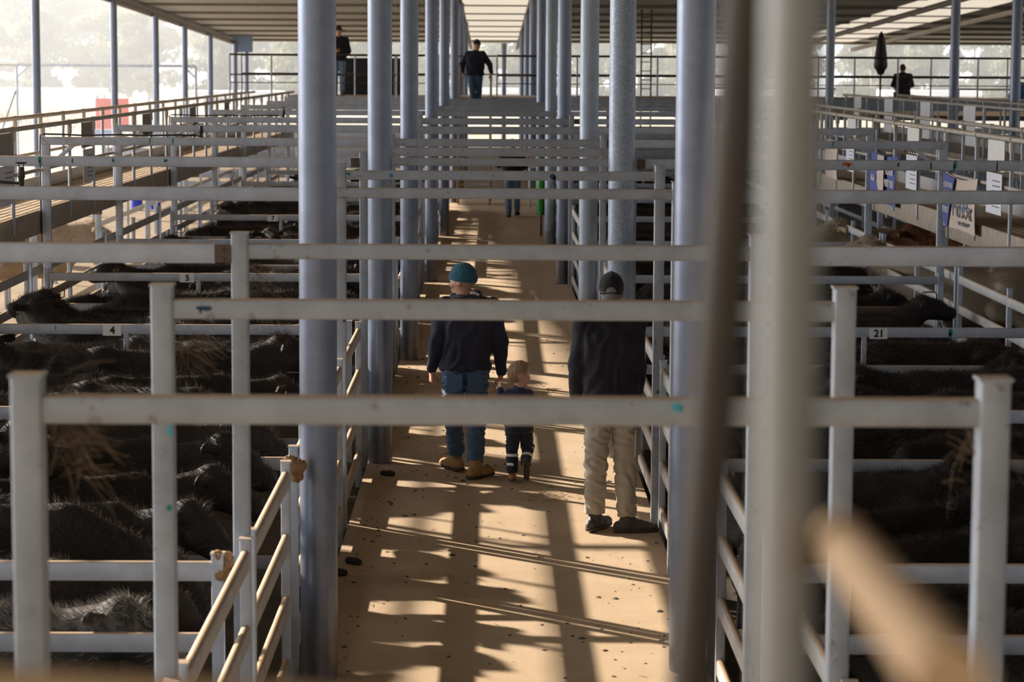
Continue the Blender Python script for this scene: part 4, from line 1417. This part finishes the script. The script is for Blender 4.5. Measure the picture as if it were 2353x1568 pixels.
father_J = dict(pelvis=(0, 0, .92), chest=(.025, .0, 1.26), neck=(.005, .02, 1.46), head=(-.027, .035, 1.60), face=(-.86, .50, -.10),
                shL=(-.165, .0, 1.385), shR=(.21, 0, 1.385), elL=(-.235, -.03, 1.105), elR=(.285, -.02, 1.10), wrL=(-.272, .06, .868), wrR=(.292, .03, .845),
                hipL=(-.095, 0, .88), hipR=(.095, 0, .88), knL=(-.098, .08, .50), knR=(.095, -.02, .49), anL=(-.075, .20, .115), anR=(.085, -.16, .105),
                toeL=(-.55, .85, 0), toeR=(.62, .78, 0))
person('person', 'man in a teal beanie, navy hoodie and jeans leading a child by the hand', (-.21, 19.62, 0), father_J,
       top=dict(name='hoodie', mat=navy_hoodie, hem=.885, grow=.026, bulk=.012, fold=.006, ff=6.5, cuffs=navy_hoodie),
       trousers=dict(name='jeans', mat=denim, waist=1.0, grow=.016, fold=.006, ff=15, zf=2.2, cuff=.05),
       boots=dict(mat=boot_tan, sole=sole_dark, L=.30, shaft=.055), extras=x_father,
       hand={'L': dict(d=(-.05, .1, -1), n=(.9, .35, 0), curl=1.25, thumb=1.0, side=(.0, 1, 0)),
             'R': dict(d=(-.06, .05, -1), n=(-.95, -.2, 0), curl=.55, thumb=.6, side=(0, 1, 0))})

# --- the child
def x_child(root, body, q, g, s):
    eyes(body, q, sc=.88)
    f = unit(q(0, 1, 0)-q(0, 0, 0)); u = vv(0, 0, 1); r = unit(q(1, 0, 0)-q(0, 0, 0))
    sc = np.linalg.norm(q(1, 0, 0)-q(0, 0, 0))
    hv = Vol(q(0, 0, 0)-.16, q(0, 0, 0)+.16, .004)
    hv.ell(q(0, -.016, .027), vv(.087, .104, .108)*sc, np.stack([r, f, u], 1), k=0)
    n = unit(f*1.0+vv(0, 0, -.42))
    hv.cut(n, q(0, .040, .025)@n)
    hv.cut((0, 0, -1), -(q(0, 0, -.085)[2]))
    for gx in (-1, 1):
        hv.ell(q(gx*.085, -.002, -.02), vv(.03, .028, .042)*sc, np.stack([r, f, u], 1), k=.01, sub=True)
    me, V, F = vmesh('hair', hv, hair_fair, it=1, fold=.002, ff=30, zf=.5)
    ho = link('hair', me, root)
    c0 = q(0, -.03, .06)
    tf = tufts('hair_strands', V, F, hair_fair, 2600, .016, .0012, lambda V, n: np.ones(len(V)), (0, 0, -.6), 4, .55)
    tag(link('hair_strands', tf, ho), kind='stuff')
    P = g('chest')
    ob = Vol(P-.2, P+.2, .004)
    ob.cap(P-vv(.05, 0, .055), P+vv(.05, 0, -.055), .0905, k=0)
    ob.cut((0, 0, 1), P[2]-.018)
    ob.cut((0, 0, -1), -(P[2]-.075))
    link('orange_band', vmesh('orange_band', ob, cloth('orange_fleece', (.55, .12, .03), .1, .3), it=1)[0], root)
child_J = dict(pelvis=(-.005, 0, .50), chest=(-.01, 0, .66), neck=(-.005, .005, .765), head=(.004, .012, .880), face=(.94, .32, -.16),
               shL=(-.078, .0, .715), shR=(.070, 0, .715), elL=(-.132, -.03, .655), elR=(.108, -.03, .595), wrL=(-.150, .02, .758), wrR=(.112, .01, .492),
               hipL=(-.045, 0, .47), hipR=(.052, 0, .47), knL=(-.05, .015, .27), knR=(.075, .07, .285), anL=(-.050, -.005, .075), anR=(.062, -.085, .165),
               toeL=(.12, 1, 0), toeR=(.02, .05, -1), topR=(0, 1, .05))
person('person', 'small child in navy fleece and navy trousers with white bands, looking sideways', (.225, 19.28, 0), child_J, res=.0048, hs=.82,
       skin='skin_child', child=True, s=.56,
       top=dict(name='fleece', mat=navy_fleece, hem=.47, grow=.03, collar=.035, fold=.006, ff=5),
       trousers=dict(name='trousers', mat=navy_drill, waist=.56, grow=.026, fold=.010, ff=8, zf=2.0, flare=.9, cuff=.02,
                     bands=[('L', .222, .0115), ('L', .150, .0115), ('R', .268, .0115), ('R', .215, .0115)]),
       boots=dict(mat=boot_child, sole=sole_dark, L=.29, shaft=.10, s=1.0), extras=x_child,
       hand={'L': dict(d=(.02, .15, 1), n=(.6, .6, 0), curl=.8, thumb=.6, s=.9), 'R': dict(d=(.05, .2, -1), n=(-.9, .3, 0), curl=.7, thumb=.5, s=.95, side=(0, 1, 0))})

# --- the man in the black jacket at the right fence
def x_man(root, body, q, g, s):
    f = unit(q(0, 1, 0)-q(0, 0, 0)); u = vv(0, 0, 1); r = unit(q(1, 0, 0)-q(0, 0, 0))
    def hole(v, q):
        v.ell(q(0, -.125, .008), (.036, .06, .032), np.stack([r, f, u], 1), k=.004, sub=True)
    v = dome('cap', root, q, .0045, cap_black, a=(.090, .112, .110), c=(0, -.010, .034), below=-.005, sub=hole, fwdtilt=.0)
    cp = link('cap', vmesh('cap', v, cap_black, it=1)[0], root)
    sv = Vol(q(0, 0, 0)-.2, q(0, 0, 0)+.2, .004)
    sv.ell(q(0, -.010, .034), (.092, .114, .112), np.stack([r, f, u], 1), k=0)
    sv.cut((0, 0, 1), q(0, 0, .008)[2])
    sv.cut((0, 0, -1), -(q(0, 0, -.014)[2]))
    sv.cut(f, q(0, -.02, 0)@f)
    link('strap', vmesh('strap', sv, M['black'], it=0)[0], cp)
    pk = Vol(q(0, 0, 0)-.32, q(0, 0, 0)+.32, .005)
    pk.ell(q(0, .115, .015), (.082, .10, .03), np.stack([r, f, u], 1), k=0)
    pk.ell(q(0, .11, -.006), (.10, .13, .032), np.stack([r, f, u], 1), k=0, sub=True)
    link('peak', vmesh('peak', pk, cap_black, it=1)[0], cp)
    link('button', MB().tube([q(0, -.01, .140), q(0, -.01, .150)], [.009, .006], 8).mesh('button', cap_black), cp)
    for a in (-60, 0, 60):
        pts = []
        for t in range(0, 10):
            e = math.radians(t*9.5)
            d = vv(math.sin(math.radians(a))*math.cos(e)*.0905, -math.cos(math.radians(a))*math.cos(e)*.1125-.010, math.sin(e)*.1105+.034)
            pts.append(q(*d))
        link('seam', MB().tube(pts, .0022, 5).mesh('seam', cap_black), cp)
    hv = Vol(q(0, 0, 0)-.16, q(0, 0, 0)+.16, .005)
    hv.ell(q(0, -.014, .008), (.081, .104, .105), np.stack([r, f, u], 1), k=0)
    hv.cut(f, q(0, .0, 0)@f)
    hv.cut((0, 0, -1), -(q(0, 0, -.06)[2]))
    link('hair', vmesh('hair', hv, hair_grey)[0], root)
    pc = MB().prism([(-.085, .10), (.085, .10), (.085, -.095), (-.085, -.095)], (.19, -.02, .66), (.25, 1, 0), (.02, 0, 1), .012)
    link('cargo_pocket', pc.mesh('cargo_pocket', khaki), root)
man_J = dict(pelvis=(.01, 0, .98), chest=(-.015, .01, 1.35), neck=(-.01, .02, 1.575), head=(0, .035, 1.742), face=(.08, 1, -.05),
             shL=(-.185, 0, 1.50), shR=(.165, .02, 1.50), elL=(-.240, -.015, 1.22), elR=(.180, .0, 1.21), wrL=(-.235, .09, .945), wrR=(.195, .10, .935),
             hipL=(-.085, 0, .93), hipR=(.105, 0, .93), knL=(-.10, .02, .50), knR=(.115, .03, .49), anL=(-.105, .04, .110), anR=(.125, 0, .100),
             toeL=(.5, .87, 0), toeR=(1, .12, 0))
person('person', 'man in a black cap, black jacket and khaki trousers standing at the right-hand rail', (.86, 17.2, 0), man_J,
       top=dict(name='jacket', mat=black_softshell, hem=.80, grow=.03, bulk=.010, collar=.045, fold=.006, ff=6.5, zf=.35),
       trousers=dict(name='trousers', mat=khaki, waist=1.05, grow=.019, fold=.0065, ff=10, zf=.8, flare=.9, cuff=.035),
       boots=dict(mat=boot_dark, sole=sole_dark, L=.30, shaft=.12), extras=x_man,
       hand={'L': dict(d=(.05, .45, -1), n=(1, .1, 0), curl=.9, thumb=.5, side=(0, 1, 0)), 'R': dict(d=(-.03, .45, -1), n=(-1, .1, 0), curl=.9, thumb=.5, side=(0, 1, 0))})

# --- the smaller figures further back
def hat_simple(mat, a=(.092, .114, .11), brim=None, below=.02, nm='cap'):
    def fn(root, body, q, g, s):
        v = dome(nm, root, q, .009, mat, a=a, c=(0, -.01, .035), below=below)
        o = link(nm, vmesh(nm, v, mat, it=1)[0], root)
        f = unit(q(0, 1, 0)-q(0, 0, 0)); u = vv(0, 0, 1); r = unit(q(1, 0, 0)-q(0, 0, 0))
        pk = Vol(q(0, 0, 0)-.3, q(0, 0, 0)+.3, .008)
        if brim == 'wide':
            pk.ell(q(0, 0, .035), (.19, .20, .014), np.stack([r, f, u], 1), k=0)
        else:
            pk.ell(q(0, .12, .028), (.08, .085, .014), np.stack([r, f, u], 1), k=0)
        link('brim', vmesh('brim', pk, mat, it=0)[0], o)
        hv = Vol(q(0, 0, 0)-.16, q(0, 0, 0)+.16, .008)
        hv.ell(q(0, -.016, .012), (.080, .103, .104), np.stack([r, f, u], 1), k=0)
        hv.cut(f, q(0, -.005, 0)@f)
        hv.cut((0, 0, -1), -(q(0, 0, -.05)[2]))
        link('hair', vmesh('hair', hv, hair_dark)[0], root)
    return fn
def bare(root, body, q, g, s):
    f = unit(q(0, 1, 0)-q(0, 0, 0)); u = vv(0, 0, 1); r = unit(q(1, 0, 0)-q(0, 0, 0))
    hv = Vol(q(0, 0, 0)-.16, q(0, 0, 0)+.16, .008)
    hv.ell(q(0, -.016, .03), (.083, .106, .105), np.stack([r, f, u], 1), k=0)
    hv.cut(unit(f+vv(0, 0, -.5)), q(0, .04, .03)@unit(f+vv(0, 0, -.5)))
    hv.cut((0, 0, -1), -(q(0, 0, -.06)[2]))
    link('hair', vmesh('hair', hv, hair_dark)[0], root)
base_J = dict(pelvis=(0, 0, .93), chest=(0, .01, 1.28), neck=(0, .01, 1.48), head=(0, .02, 1.63), face=(0, 1, -.05),
              shL=(-.18, 0, 1.41), shR=(.18, 0, 1.41), elL=(-.26, 0, 1.14), elR=(.25, 0, 1.13), wrL=(-.26, .08, .90), wrR=(.26, .06, .88),
              hipL=(-.09, 0, .88), hipR=(.09, 0, .88), knL=(-.09, .03, .49), knR=(.09, .03, .49), anL=(-.09, .0, .105), anR=(.09, 0, .105),
              toeL=(-.2, 1, 0), toeR=(.2, 1, 0))
hand0 = {'L': dict(d=(0, .2, -1), n=(1, 0, 0), curl=.6), 'R': dict(d=(0, .2, -1), n=(-1, 0, 0), curl=.6)}
J2 = dict(base_J, elL=(-.31, .05, 1.16), wrL=(-.19, .27, 1.22), elR=(.27, -.02, 1.14), wrR=(.16, .20, 1.02), anL=(-.08, -.06, .105), anR=(.10, .16, .13), knR=(.10, .12, .50), chest=(0, .05, 1.27), neck=(0, .09, 1.46), head=(0, .14, 1.60), face=(-.1, 1, -.35))
person('person', 'man in a black jumper and blue jeans walking away near the far steps', (.46, 53.6, 0), J2, res=.011,
       top=dict(name='jumper', mat=black_knit, hem=.86, grow=.028, bulk=.02), trousers=dict(name='jeans', mat=denim_light, waist=.98, grow=.014),
       boots=dict(mat=boot_dark, sole=sole_dark), extras=bare, hand=dict(L=dict(d=(.5, .8, .2), n=(0, 0, 1), curl=.6), R=dict(d=(-.3, .9, 0), n=(-1, 0, 0), curl=.6)))
J3 = dict(base_J, face=(.35, -1, -.1), chest=(0, -.02, 1.28), neck=(0, -.02, 1.48), head=(.04, -.03, 1.64), elL=(-.325, 0, 1.17), elR=(.36, -.02, 1.16), wrL=(-.31, -.10, .95), wrR=(.40, -.08, .94),
          hipL=(-.09, 0, .88), toeL=(-.2, -1, 0), toeR=(.2, -1, 0), knL=(-.07, -.08, .49), anL=(-.03, -.02, .105), anR=(.07, -.1, .105))
person('person', 'man in navy jumper and cap coming down the far steps, hands on rails', (-.42, 60.52, 2.21), J3, res=.011,
       top=dict(name='jumper', mat=cloth('navy_wool', (.012, .012, .030), .2, .5), hem=.88, grow=.03, bulk=.022, collar=.03), trousers=dict(name='jeans', mat=denim, waist=.98, grow=.016),
       boots=dict(mat=boot_dark, sole=sole_dark), extras=hat_simple(cap_black),
       hand={'L': dict(d=(0, -.5, -.8), n=(1, -.2, 0), curl=1.0), 'R': dict(d=(0, -.5, -.8), n=(-1, -.2, 0), curl=1.0)})
J4 = dict(base_J, face=(.3, -1, -.1), head=(.0, -.03, 1.63), wrL=(-.05, -.22, 1.10), wrR=(.02, -.24, 1.12), elL=(-.24, -.02, 1.14), elR=(.25, -.02, 1.13), toeL=(-.2, -1, 0), toeR=(.2, -1, 0))
person('person', 'person in a brown brimmed hat, dark jacket and pale jeans on the raised platform', (-3.93, 62.35, 2.56), J4, res=.012,
       top=dict(name='jacket', mat=black_softshell, hem=.88, grow=.03, bulk=.015, collar=.04), trousers=dict(name='jeans', mat=denim_light, waist=.98, grow=.012),
       boots=dict(mat=boot_dark, sole=sole_dark), extras=hat_simple(cap_brown, (.09, .11, .13), 'wide', .03, 'hat'),
       hand={'L': dict(d=(.5, -.5, .2), n=(0, 0, 1), curl=.8), 'R': dict(d=(-.5, -.5, .2), n=(0, 0, 1), curl=.8)})
J5 = dict(base_J, pelvis=(0, 0, .52), chest=(0, .06, .88), neck=(0, .09, 1.08), head=(0, .13, 1.23), shL=(-.19, .06, 1.01), shR=(.19, .06, 1.01), elL=(-.27, .12, .76), elR=(.27, .12, .76), wrL=(-.20, .36, .74), wrR=(.20, .36, .74),
          hipL=(-.1, 0, .48), hipR=(.1, 0, .48), knL=(-.13, .42, .50), knR=(.13, .42, .50), anL=(-.13, .40, .105), anR=(.13, .40, .105))
person('person', 'dark clothed person seated with back turned beside the folded parasol', (11.85, 70.0, 2.085), J5, res=.013,
       top=dict(name='jacket', mat=black_softshell, hem=.45, grow=.03, bulk=.02), trousers=dict(name='trousers', mat=navy_drill, waist=.56, grow=.012),
       boots=dict(mat=boot_dark, sole=sole_dark), extras=bare, hand=hand0)
J6 = dict(J5, face=(-.6, .8, -.3), chest=(-.08, .10, .84), neck=(-.14, .16, 1.00), head=(-.19, .22, 1.13), shL=(-.25, .1, .95), shR=(.1, .12, .96), elL=(-.34, .2, .68), wrL=(-.2, .4, .6))
person('person', 'person in a blue checked shirt bending forward at the right end of the far platform', (13.7, 62.3, 1.95), J6, res=.013,
       top=dict(name='shirt', mat=blue_check, hem=.45, grow=.02, bulk=.01), trousers=dict(name='trousers', mat=navy_drill, waist=.56, grow=.012),
       boots=dict(mat=boot_dark, sole=sole_dark), extras=bare, hand=hand0)
# ------------------------------------------------------------------ litter on the walkway
r = random.Random(5)
mb, mb2 = MB(), MB()
for i in range(900):
    x, y = r.uniform(-1.0, 1.18), 12+r.random()**1.3*40
    if r.random() < .35:
        x = r.choice((-1, 1))*(1.0-abs(r.gauss(0, .12)))+.08
    s = r.uniform(.004, .018)*(1.6 if r.random() < .12 else 1)
    n = 6
    c0 = [(x+s*math.cos(2*math.pi*k/n)*r.uniform(.6, 1.4), y+1.6*s*math.sin(2*math.pi*k/n)*r.uniform(.6, 1.4), .0005) for k in range(n)]
    mb.add(c0+[(x, y, s*.55)], [(k, (k+1) % n, n) for k in range(n)])
tag(obj('dung_crumbs', mb, plain('dry_dung', (.10, .065, .03), .95, 0, .3)), 'scattered dark dung crumbs on the walkway floor', 'litter', None, 'stuff')
def straw(cx, cy_, n, sx, sy):
    for i in range(n):
        x, y = r.gauss(cx, sx), r.gauss(cy_, sy)
        if not -1.0 < x < 1.18:
            continue
        a = r.uniform(0, 6.28)
        L = r.uniform(.02, .07)
        d = Vector((math.cos(a)*L, math.sin(a)*L, r.uniform(-.002, .01)))
        mb2.bar(Vector((x, y, .004)), Vector((x, y, .006))+d, .0025, .002, 0)
for cx, cy_, n, sx, sy in ((.42, 18.6, 110, .13, .12), (.45, 24.2, 80, .12, .15), (.62, 24.9, 60, .03, .05), (.25, 24.6, 50, .12, .1), (-.85, 20.8, 30, .1, 2), (.0, 16, 60, .7, 3), (.2, 30, 60, .7, 6)):
    straw(cx, cy_, n, sx, sy)
tag(obj('straw_wisps', mb2, plain('dry_straw', (.33, .23, .10), .9, 0, .4)), 'loose wisps of straw scattered on the walkway floor', 'straw', None, 'stuff')
for i, (x, y, lab) in enumerate(((-.98, 15.7, 'dark clod of dung at the left walkway edge beside the nearest left pillar'), (-.93, 16.05, 'second dark clod of dung just behind the one by the nearest left pillar'), (-.84, 19.6, 'dark clod of dung in front of the second left pillar'))):
    v = Vol((-.1, -.1, -.02), (.1, .1, .1), .006)
    for q in range(5):
        v.ell((r.uniform(-.04, .04), r.uniform(-.04, .04), .02), (.03, .03, .022), k=.01)
    v.cut((0, 0, -1), 0)
    tag(link('dung_clod', vmesh('dung_clod', v, plain('fresh_dung', (.03, .02, .012), .8))[0], None, (x, y, 0)), lab, 'dung')
tag(obj('paper_scrap', MB().add([(0, 0, .002), (.16, .02, .004), (.17, .1, .03), (.02, .09, .012)], [(0, 1, 2, 3)]), M['paper'], None, (.93, 26.4, 0), smooth=False), 'crumpled white paper scrap on the floor at the third right pillar', 'paper')

# ------------------------------------------------------------------ trees, bank and haze beyond the shed
def leaf_mat(name, a, b):
    m, nt, bs = nodes(name)
    c = mixc(nt, noise(nt, .5, 3, .6), a, b)
    nt.links.new(c, bs.inputs['Base Color'])
    bs.inputs['Roughness'].default_value = .6
    t_ = N(nt, 'ShaderNodeBsdfTranslucent')
    nt.links.new(c, t_.inputs['Color'])
    x = N(nt, 'ShaderNodeMixShader')
    x.inputs[0].default_value = .45
    nt.links.new(bs.outputs[0], x.inputs[1])
    nt.links.new(t_.outputs[0], x.inputs[2])
    nt.links.new(x.outputs[0], nt.nodes['Material Output'].inputs['Surface'])
    return m
leaf_m = [leaf_mat('gum_leaves', (.17, .19, .09), (.30, .29, .15)), leaf_mat('olive_leaves', (.13, .15, .08), (.24, .23, .14)), leaf_mat('wattle_leaves', (.30, .29, .09), (.38, .34, .14))]
bark = plain('pale_bark', (.42, .36, .30), .8, 0, .25, 2)
tree_v = []
for i in range(4):
    rr = np.random.RandomState(90+i)
    H = [9, 11, 7, 8][i]
    tm = MB().tube([(0, 0, -.4), (.15, .1, H*.25), (.3*rr.randn(), .2, H*.5), (.5*rr.randn(), .3, H*.8)], [.28, .22, .15, .05], 8)
    cl = []
    for q in range(26):
        a = rr.uniform(0, 6.28)
        z = H*rr.uniform(.25 if i > 1 else .4, 1.0)
        rad = H*.32*math.sin(min(1, (z/H))*math.pi*.85+.2)*rr.uniform(.3, 1)
        cl.append((rad*math.cos(a), rad*math.sin(a), z, H*rr.uniform(.07, .13)))
        if q < 7:
            tm.tube([(.1, .1, H*.35), (rad*.5*math.cos(a), rad*.5*math.sin(a), z*.8), (rad*math.cos(a), rad*math.sin(a), z)], [.10, .06, .02], 5)
    n = 5200
    ci = rr.randint(0, len(cl), n)
    cc = np.array(cl)[ci]
    d = rr.normal(size=(n, 3))
    d /= np.linalg.norm(d, axis=1, keepdims=True)
    p = cc[:, :3]+d*cc[:, 3:4]*rr.uniform(.5, 1.05, (n, 1))*np.array([1.25, 1.25, .85])
    a1 = rr.normal(size=(n, 3))
    a1 /= np.linalg.norm(a1, axis=1, keepdims=True)
    a2 = np.cross(a1, rr.normal(size=(n, 3)))
    a2 /= np.linalg.norm(a2, axis=1, keepdims=True)
    vs = np.empty((n*4, 3))
    vs[0::4] = p-a1*.21
    vs[1::4] = p+a2*.11
    vs[2::4] = p+a1*.21
    vs[3::4] = p-a2*.11
    tree_v.append((tm.mesh('trunk', bark), vs, n))
def leaf_mesh(vs, n, m):
    me = bpy.data.meshes.new('foliage')
    me.from_pydata(vs.tolist(), [], np.arange(n*4).reshape(-1, 4).tolist())
    me.update()
    me.materials.append(m)
    return me
tree_m = [(tv[0], leaf_mesh(tv[1], tv[2], leaf_m[i % 3])) for i, tv in enumerate(tree_v)]
tr = random.Random(3)
spots = []
NTH = ORD + ['seventeenth', 'eighteenth', 'nineteenth', 'twentieth', 'twenty-first', 'twenty-second', 'twenty-third', 'twenty-fourth', 'twenty-fifth', 'twenty-sixth']
for q in range(14):
    spots.append((-62+q*3.9+tr.uniform(-1, 1), 215+tr.uniform(-12, 12), tr.choice((0, 1, 1, 0, 2)), tr.uniform(1.0, 1.45), 'l'))
for q in range(12):
    spots.append((-62+q*4.4+tr.uniform(-1.5, 1.5), 188+tr.uniform(-6, 6), tr.choice((2, 3)), tr.uniform(.8, 1.1), 'f'))
for q in range(26):
    spots.append((-14+q*2.5+tr.uniform(-1, 1), (174, 190)[q % 2]+tr.uniform(-4, 4), tr.choice((2, 3, 3)), tr.uniform(.8, 1.05), 'r'))
cnt = {'l': 0, 'f': 0, 'r': 0}
TXT = {'l': ('tall hazy gum tree beyond the open left side', 'tall hazy gum trees beyond the left side'), 'f': ('low hazy bush in front of the gums on the left', 'low hazy bushes on the left'), 'r': ('hazy tree seen under the far eave', 'hazy trees seen under the far eave')}
for x, y, v_, sc, kd in spots:
    o = thing('hazy_tree', f'{TXT[kd][0]}, number {cnt[kd]+1} from the left', 'tree', (x, y, -.6), TXT[kd][1], tr.uniform(0, 6.28))
    o['label'] = f"{TXT[kd][0]}, {'leftmost' if cnt[kd] == 0 else NTH[cnt[kd]]} counting from the left"
    cnt[kd] += 1
    o.scale = (sc, sc, sc)
    link('trunk', tree_m[v_][0], o)
    link('foliage', tree_m[v_][1], o)
# dry grass bank
bk = MB()
nx, ny = 90, 16
for j in range(ny+1):
    for i in range(nx+1):
        x = -95+i*1.35
        y = 118+j*4.2
        tt = j/ny
        z = -.6+1.5*math.sin(tt*math.pi*.9)*(.75+.35*math.sin(x*.13)+.15*math.sin(x*.41+1)) + .08*math.sin(x*3.1+y*1.7)
        bk.v.append((x, y, z if j else -.65))
for j in range(ny):
    for i in range(nx):
        a = j*(nx+1)+i
        bk.f.append((a, a+1, a+nx+2, a+nx+1))
bank = tag(obj('ground_bank', bk, m_out), kind='structure')
rr = np.random.RandomState(4)
n = 9000
xs, ys = rr.uniform(-60, -10, n), 120+rr.uniform(0, 1, n)*60
tt = (ys-118)/(4.2*16)
zs = -.6+1.5*np.sin(tt*math.pi*.9)*(.75+.35*np.sin(xs*.13)+.15*np.sin(xs*.41+1))
h = rr.uniform(.3, .9, n)
vs = np.empty((n*3, 3))
vs[0::3] = np.stack([xs-.05, ys, zs-.05], 1)
vs[1::3] = np.stack([xs+.05, ys, zs-.05], 1)
vs[2::3] = np.stack([xs+rr.normal(0, .15, n), ys+rr.normal(0, .1, n), zs+h], 1)
me = bpy.data.meshes.new('dry_grass')
me.from_pydata(vs.tolist(), [], np.arange(n*3).reshape(-1, 3).tolist())
me.materials.append(leaf_mat('dry_grass_blades', (.60, .53, .43), (.70, .63, .53)))
tag(link('dry_grass', me), 'tall dry grass on the bank beyond the open left side', 'grass', None, 'stuff')
# pipe arch, red board, drums, trough roofs outside
t = thing('pipe_arch', 'grey pipe gantry standing outside the open left side', 'gantry', (0, 92, 0))
obj('crossbar', MB().tube([(-20.5, 0, 3.28), (-11.2, 0, 3.26)], .055, 10), M['gate'], t)
for x in (-17.95, -11.2):
    obj('leg', MB().tube([(x, 0, -.6), (x, 0, 3.25)], .05, 10), M['gate'], t)
obj('brace', MB().tube([(-18.0, 0, 2.3), (-19.0, 0, -.4)], .03, 8), M['dark_steel'], t)
for x, s in ((-17.95, 1), (-11.2, -1)):
    obj('knee_brace', MB().tube([(x, 0, 2.8), (x+s*.45, 0, 3.25)], .035, 8), M['gate'], t)
obj('canvas_roll', MB().tube([(-19.6, -.1, 3.3), (-19.2, -.1, 3.42), (-18.5, -.1, 3.40), (-17.9, -.1, 3.34)], [.06, .09, .10, .05], 8), M['white'], t)
t = thing('red_board', 'red board with a blue and red lower strip outside the left side', 'board', (-17.5, 112.0, 0))
obj('panel', MB().box((-.76, 0, .33), (.76, .05, 1.74)), M['red'], t, smooth=False)
obj('lower_panel', MB().box((-1.1, .06, -.35), (.3, .1, .3)), plain('pale_blue_panel', (.2, .32, .55), .6), t, smooth=False)
for x in (-.5, .5):
    obj('leg', MB().bar((x, .08, -.6), (x, .08, 1.2), .06, .06, .006), M['gate'], t)
for i, (x, y) in enumerate(((-8.82, 60.2), (-8.42, 60.6))):
    t = thing('plastic_drum', ['blue plastic drum in the sunny left yard, left one of two', 'blue plastic drum in the sunny left yard, right one of two'][i], 'drum', (x, y, -.28), 'blue drums in the left yard')
    obj('shell', MB().tube([(0, 0, 0), (0, 0, .06), (0, 0, .3), (0, 0, .34), (0, 0, .6), (0, 0, .64), (0, 0, .86), (0, 0, .9)], [.12, .14, .14, .15, .15, .14, .14, .12], 20), M['blue_plastic'], t)
    obj('lid', MB().tube([(0, 0, .9), (0, 0, .93)], .11, 20), M['blue_plastic'], t)
for i, (x, y, w) in enumerate(((-26.0, 135, 9.0), (-13.5, 128, 5.0), (2.0, 150, 8.0), (17.0, 148, 7.0), (27, 150, 6))):
    t = thing('low_shed', f"low white-roofed pen shelter out in the sun, {'leftmost' if i == 0 else ORD[i]} counting from the left", 'shelter', (x, y, -.6), 'white-roofed shelters outside')
    obj('roof', MB().box((-w/2, -1.5, 2.2), (w/2, 1.5, 2.55)), M['white'], t, smooth=False)
    for q in (-1, 1):
        for d in (-1, 1):
            obj('leg', MB().bar((q*(w/2-.2), d*1.2, 0), (q*(w/2-.2), d*1.2, 2.2), .1, .1, .01), M['gate'], t)
# white wall sheet under the far left end of the eave
tag(obj('wall_far_left', MB().box((-11.1, 104.2, 3.85), (-10.25, 104.3, 4.55)), plain('pale_blue_sheet', (.20, .28, .46), .6), smooth=False), kind='structure')
# dust haze hanging over the paddock
m_hz = bpy.data.materials.new('dust_haze')
m_hz.use_nodes = True
nt = m_hz.node_tree
nt.nodes.clear()
out = nt.nodes.new('ShaderNodeOutputMaterial')
vs_ = nt.nodes.new('ShaderNodeVolumeScatter')
vs_.inputs['Color'].default_value = (.99, .965, .945, 1)
vs_.inputs['Density'].default_value = .0055
vs_.inputs['Anisotropy'].default_value = .15
nt.links.new(vs_.outputs[0], out.inputs['Volume'])
hz = MB().prism([(-140, 78), (-12.6, 78), (-12.6, 114), (140, 114), (140, 330), (-140, 330)], (0, 0, -.59), (1, 0, 0), (0, 1, 0), 15.6)
tag(obj('dust_haze', hz, m_hz, smooth=False), 'pale dust haze hanging over the paddock beyond the shed', 'haze', None, 'stuff')
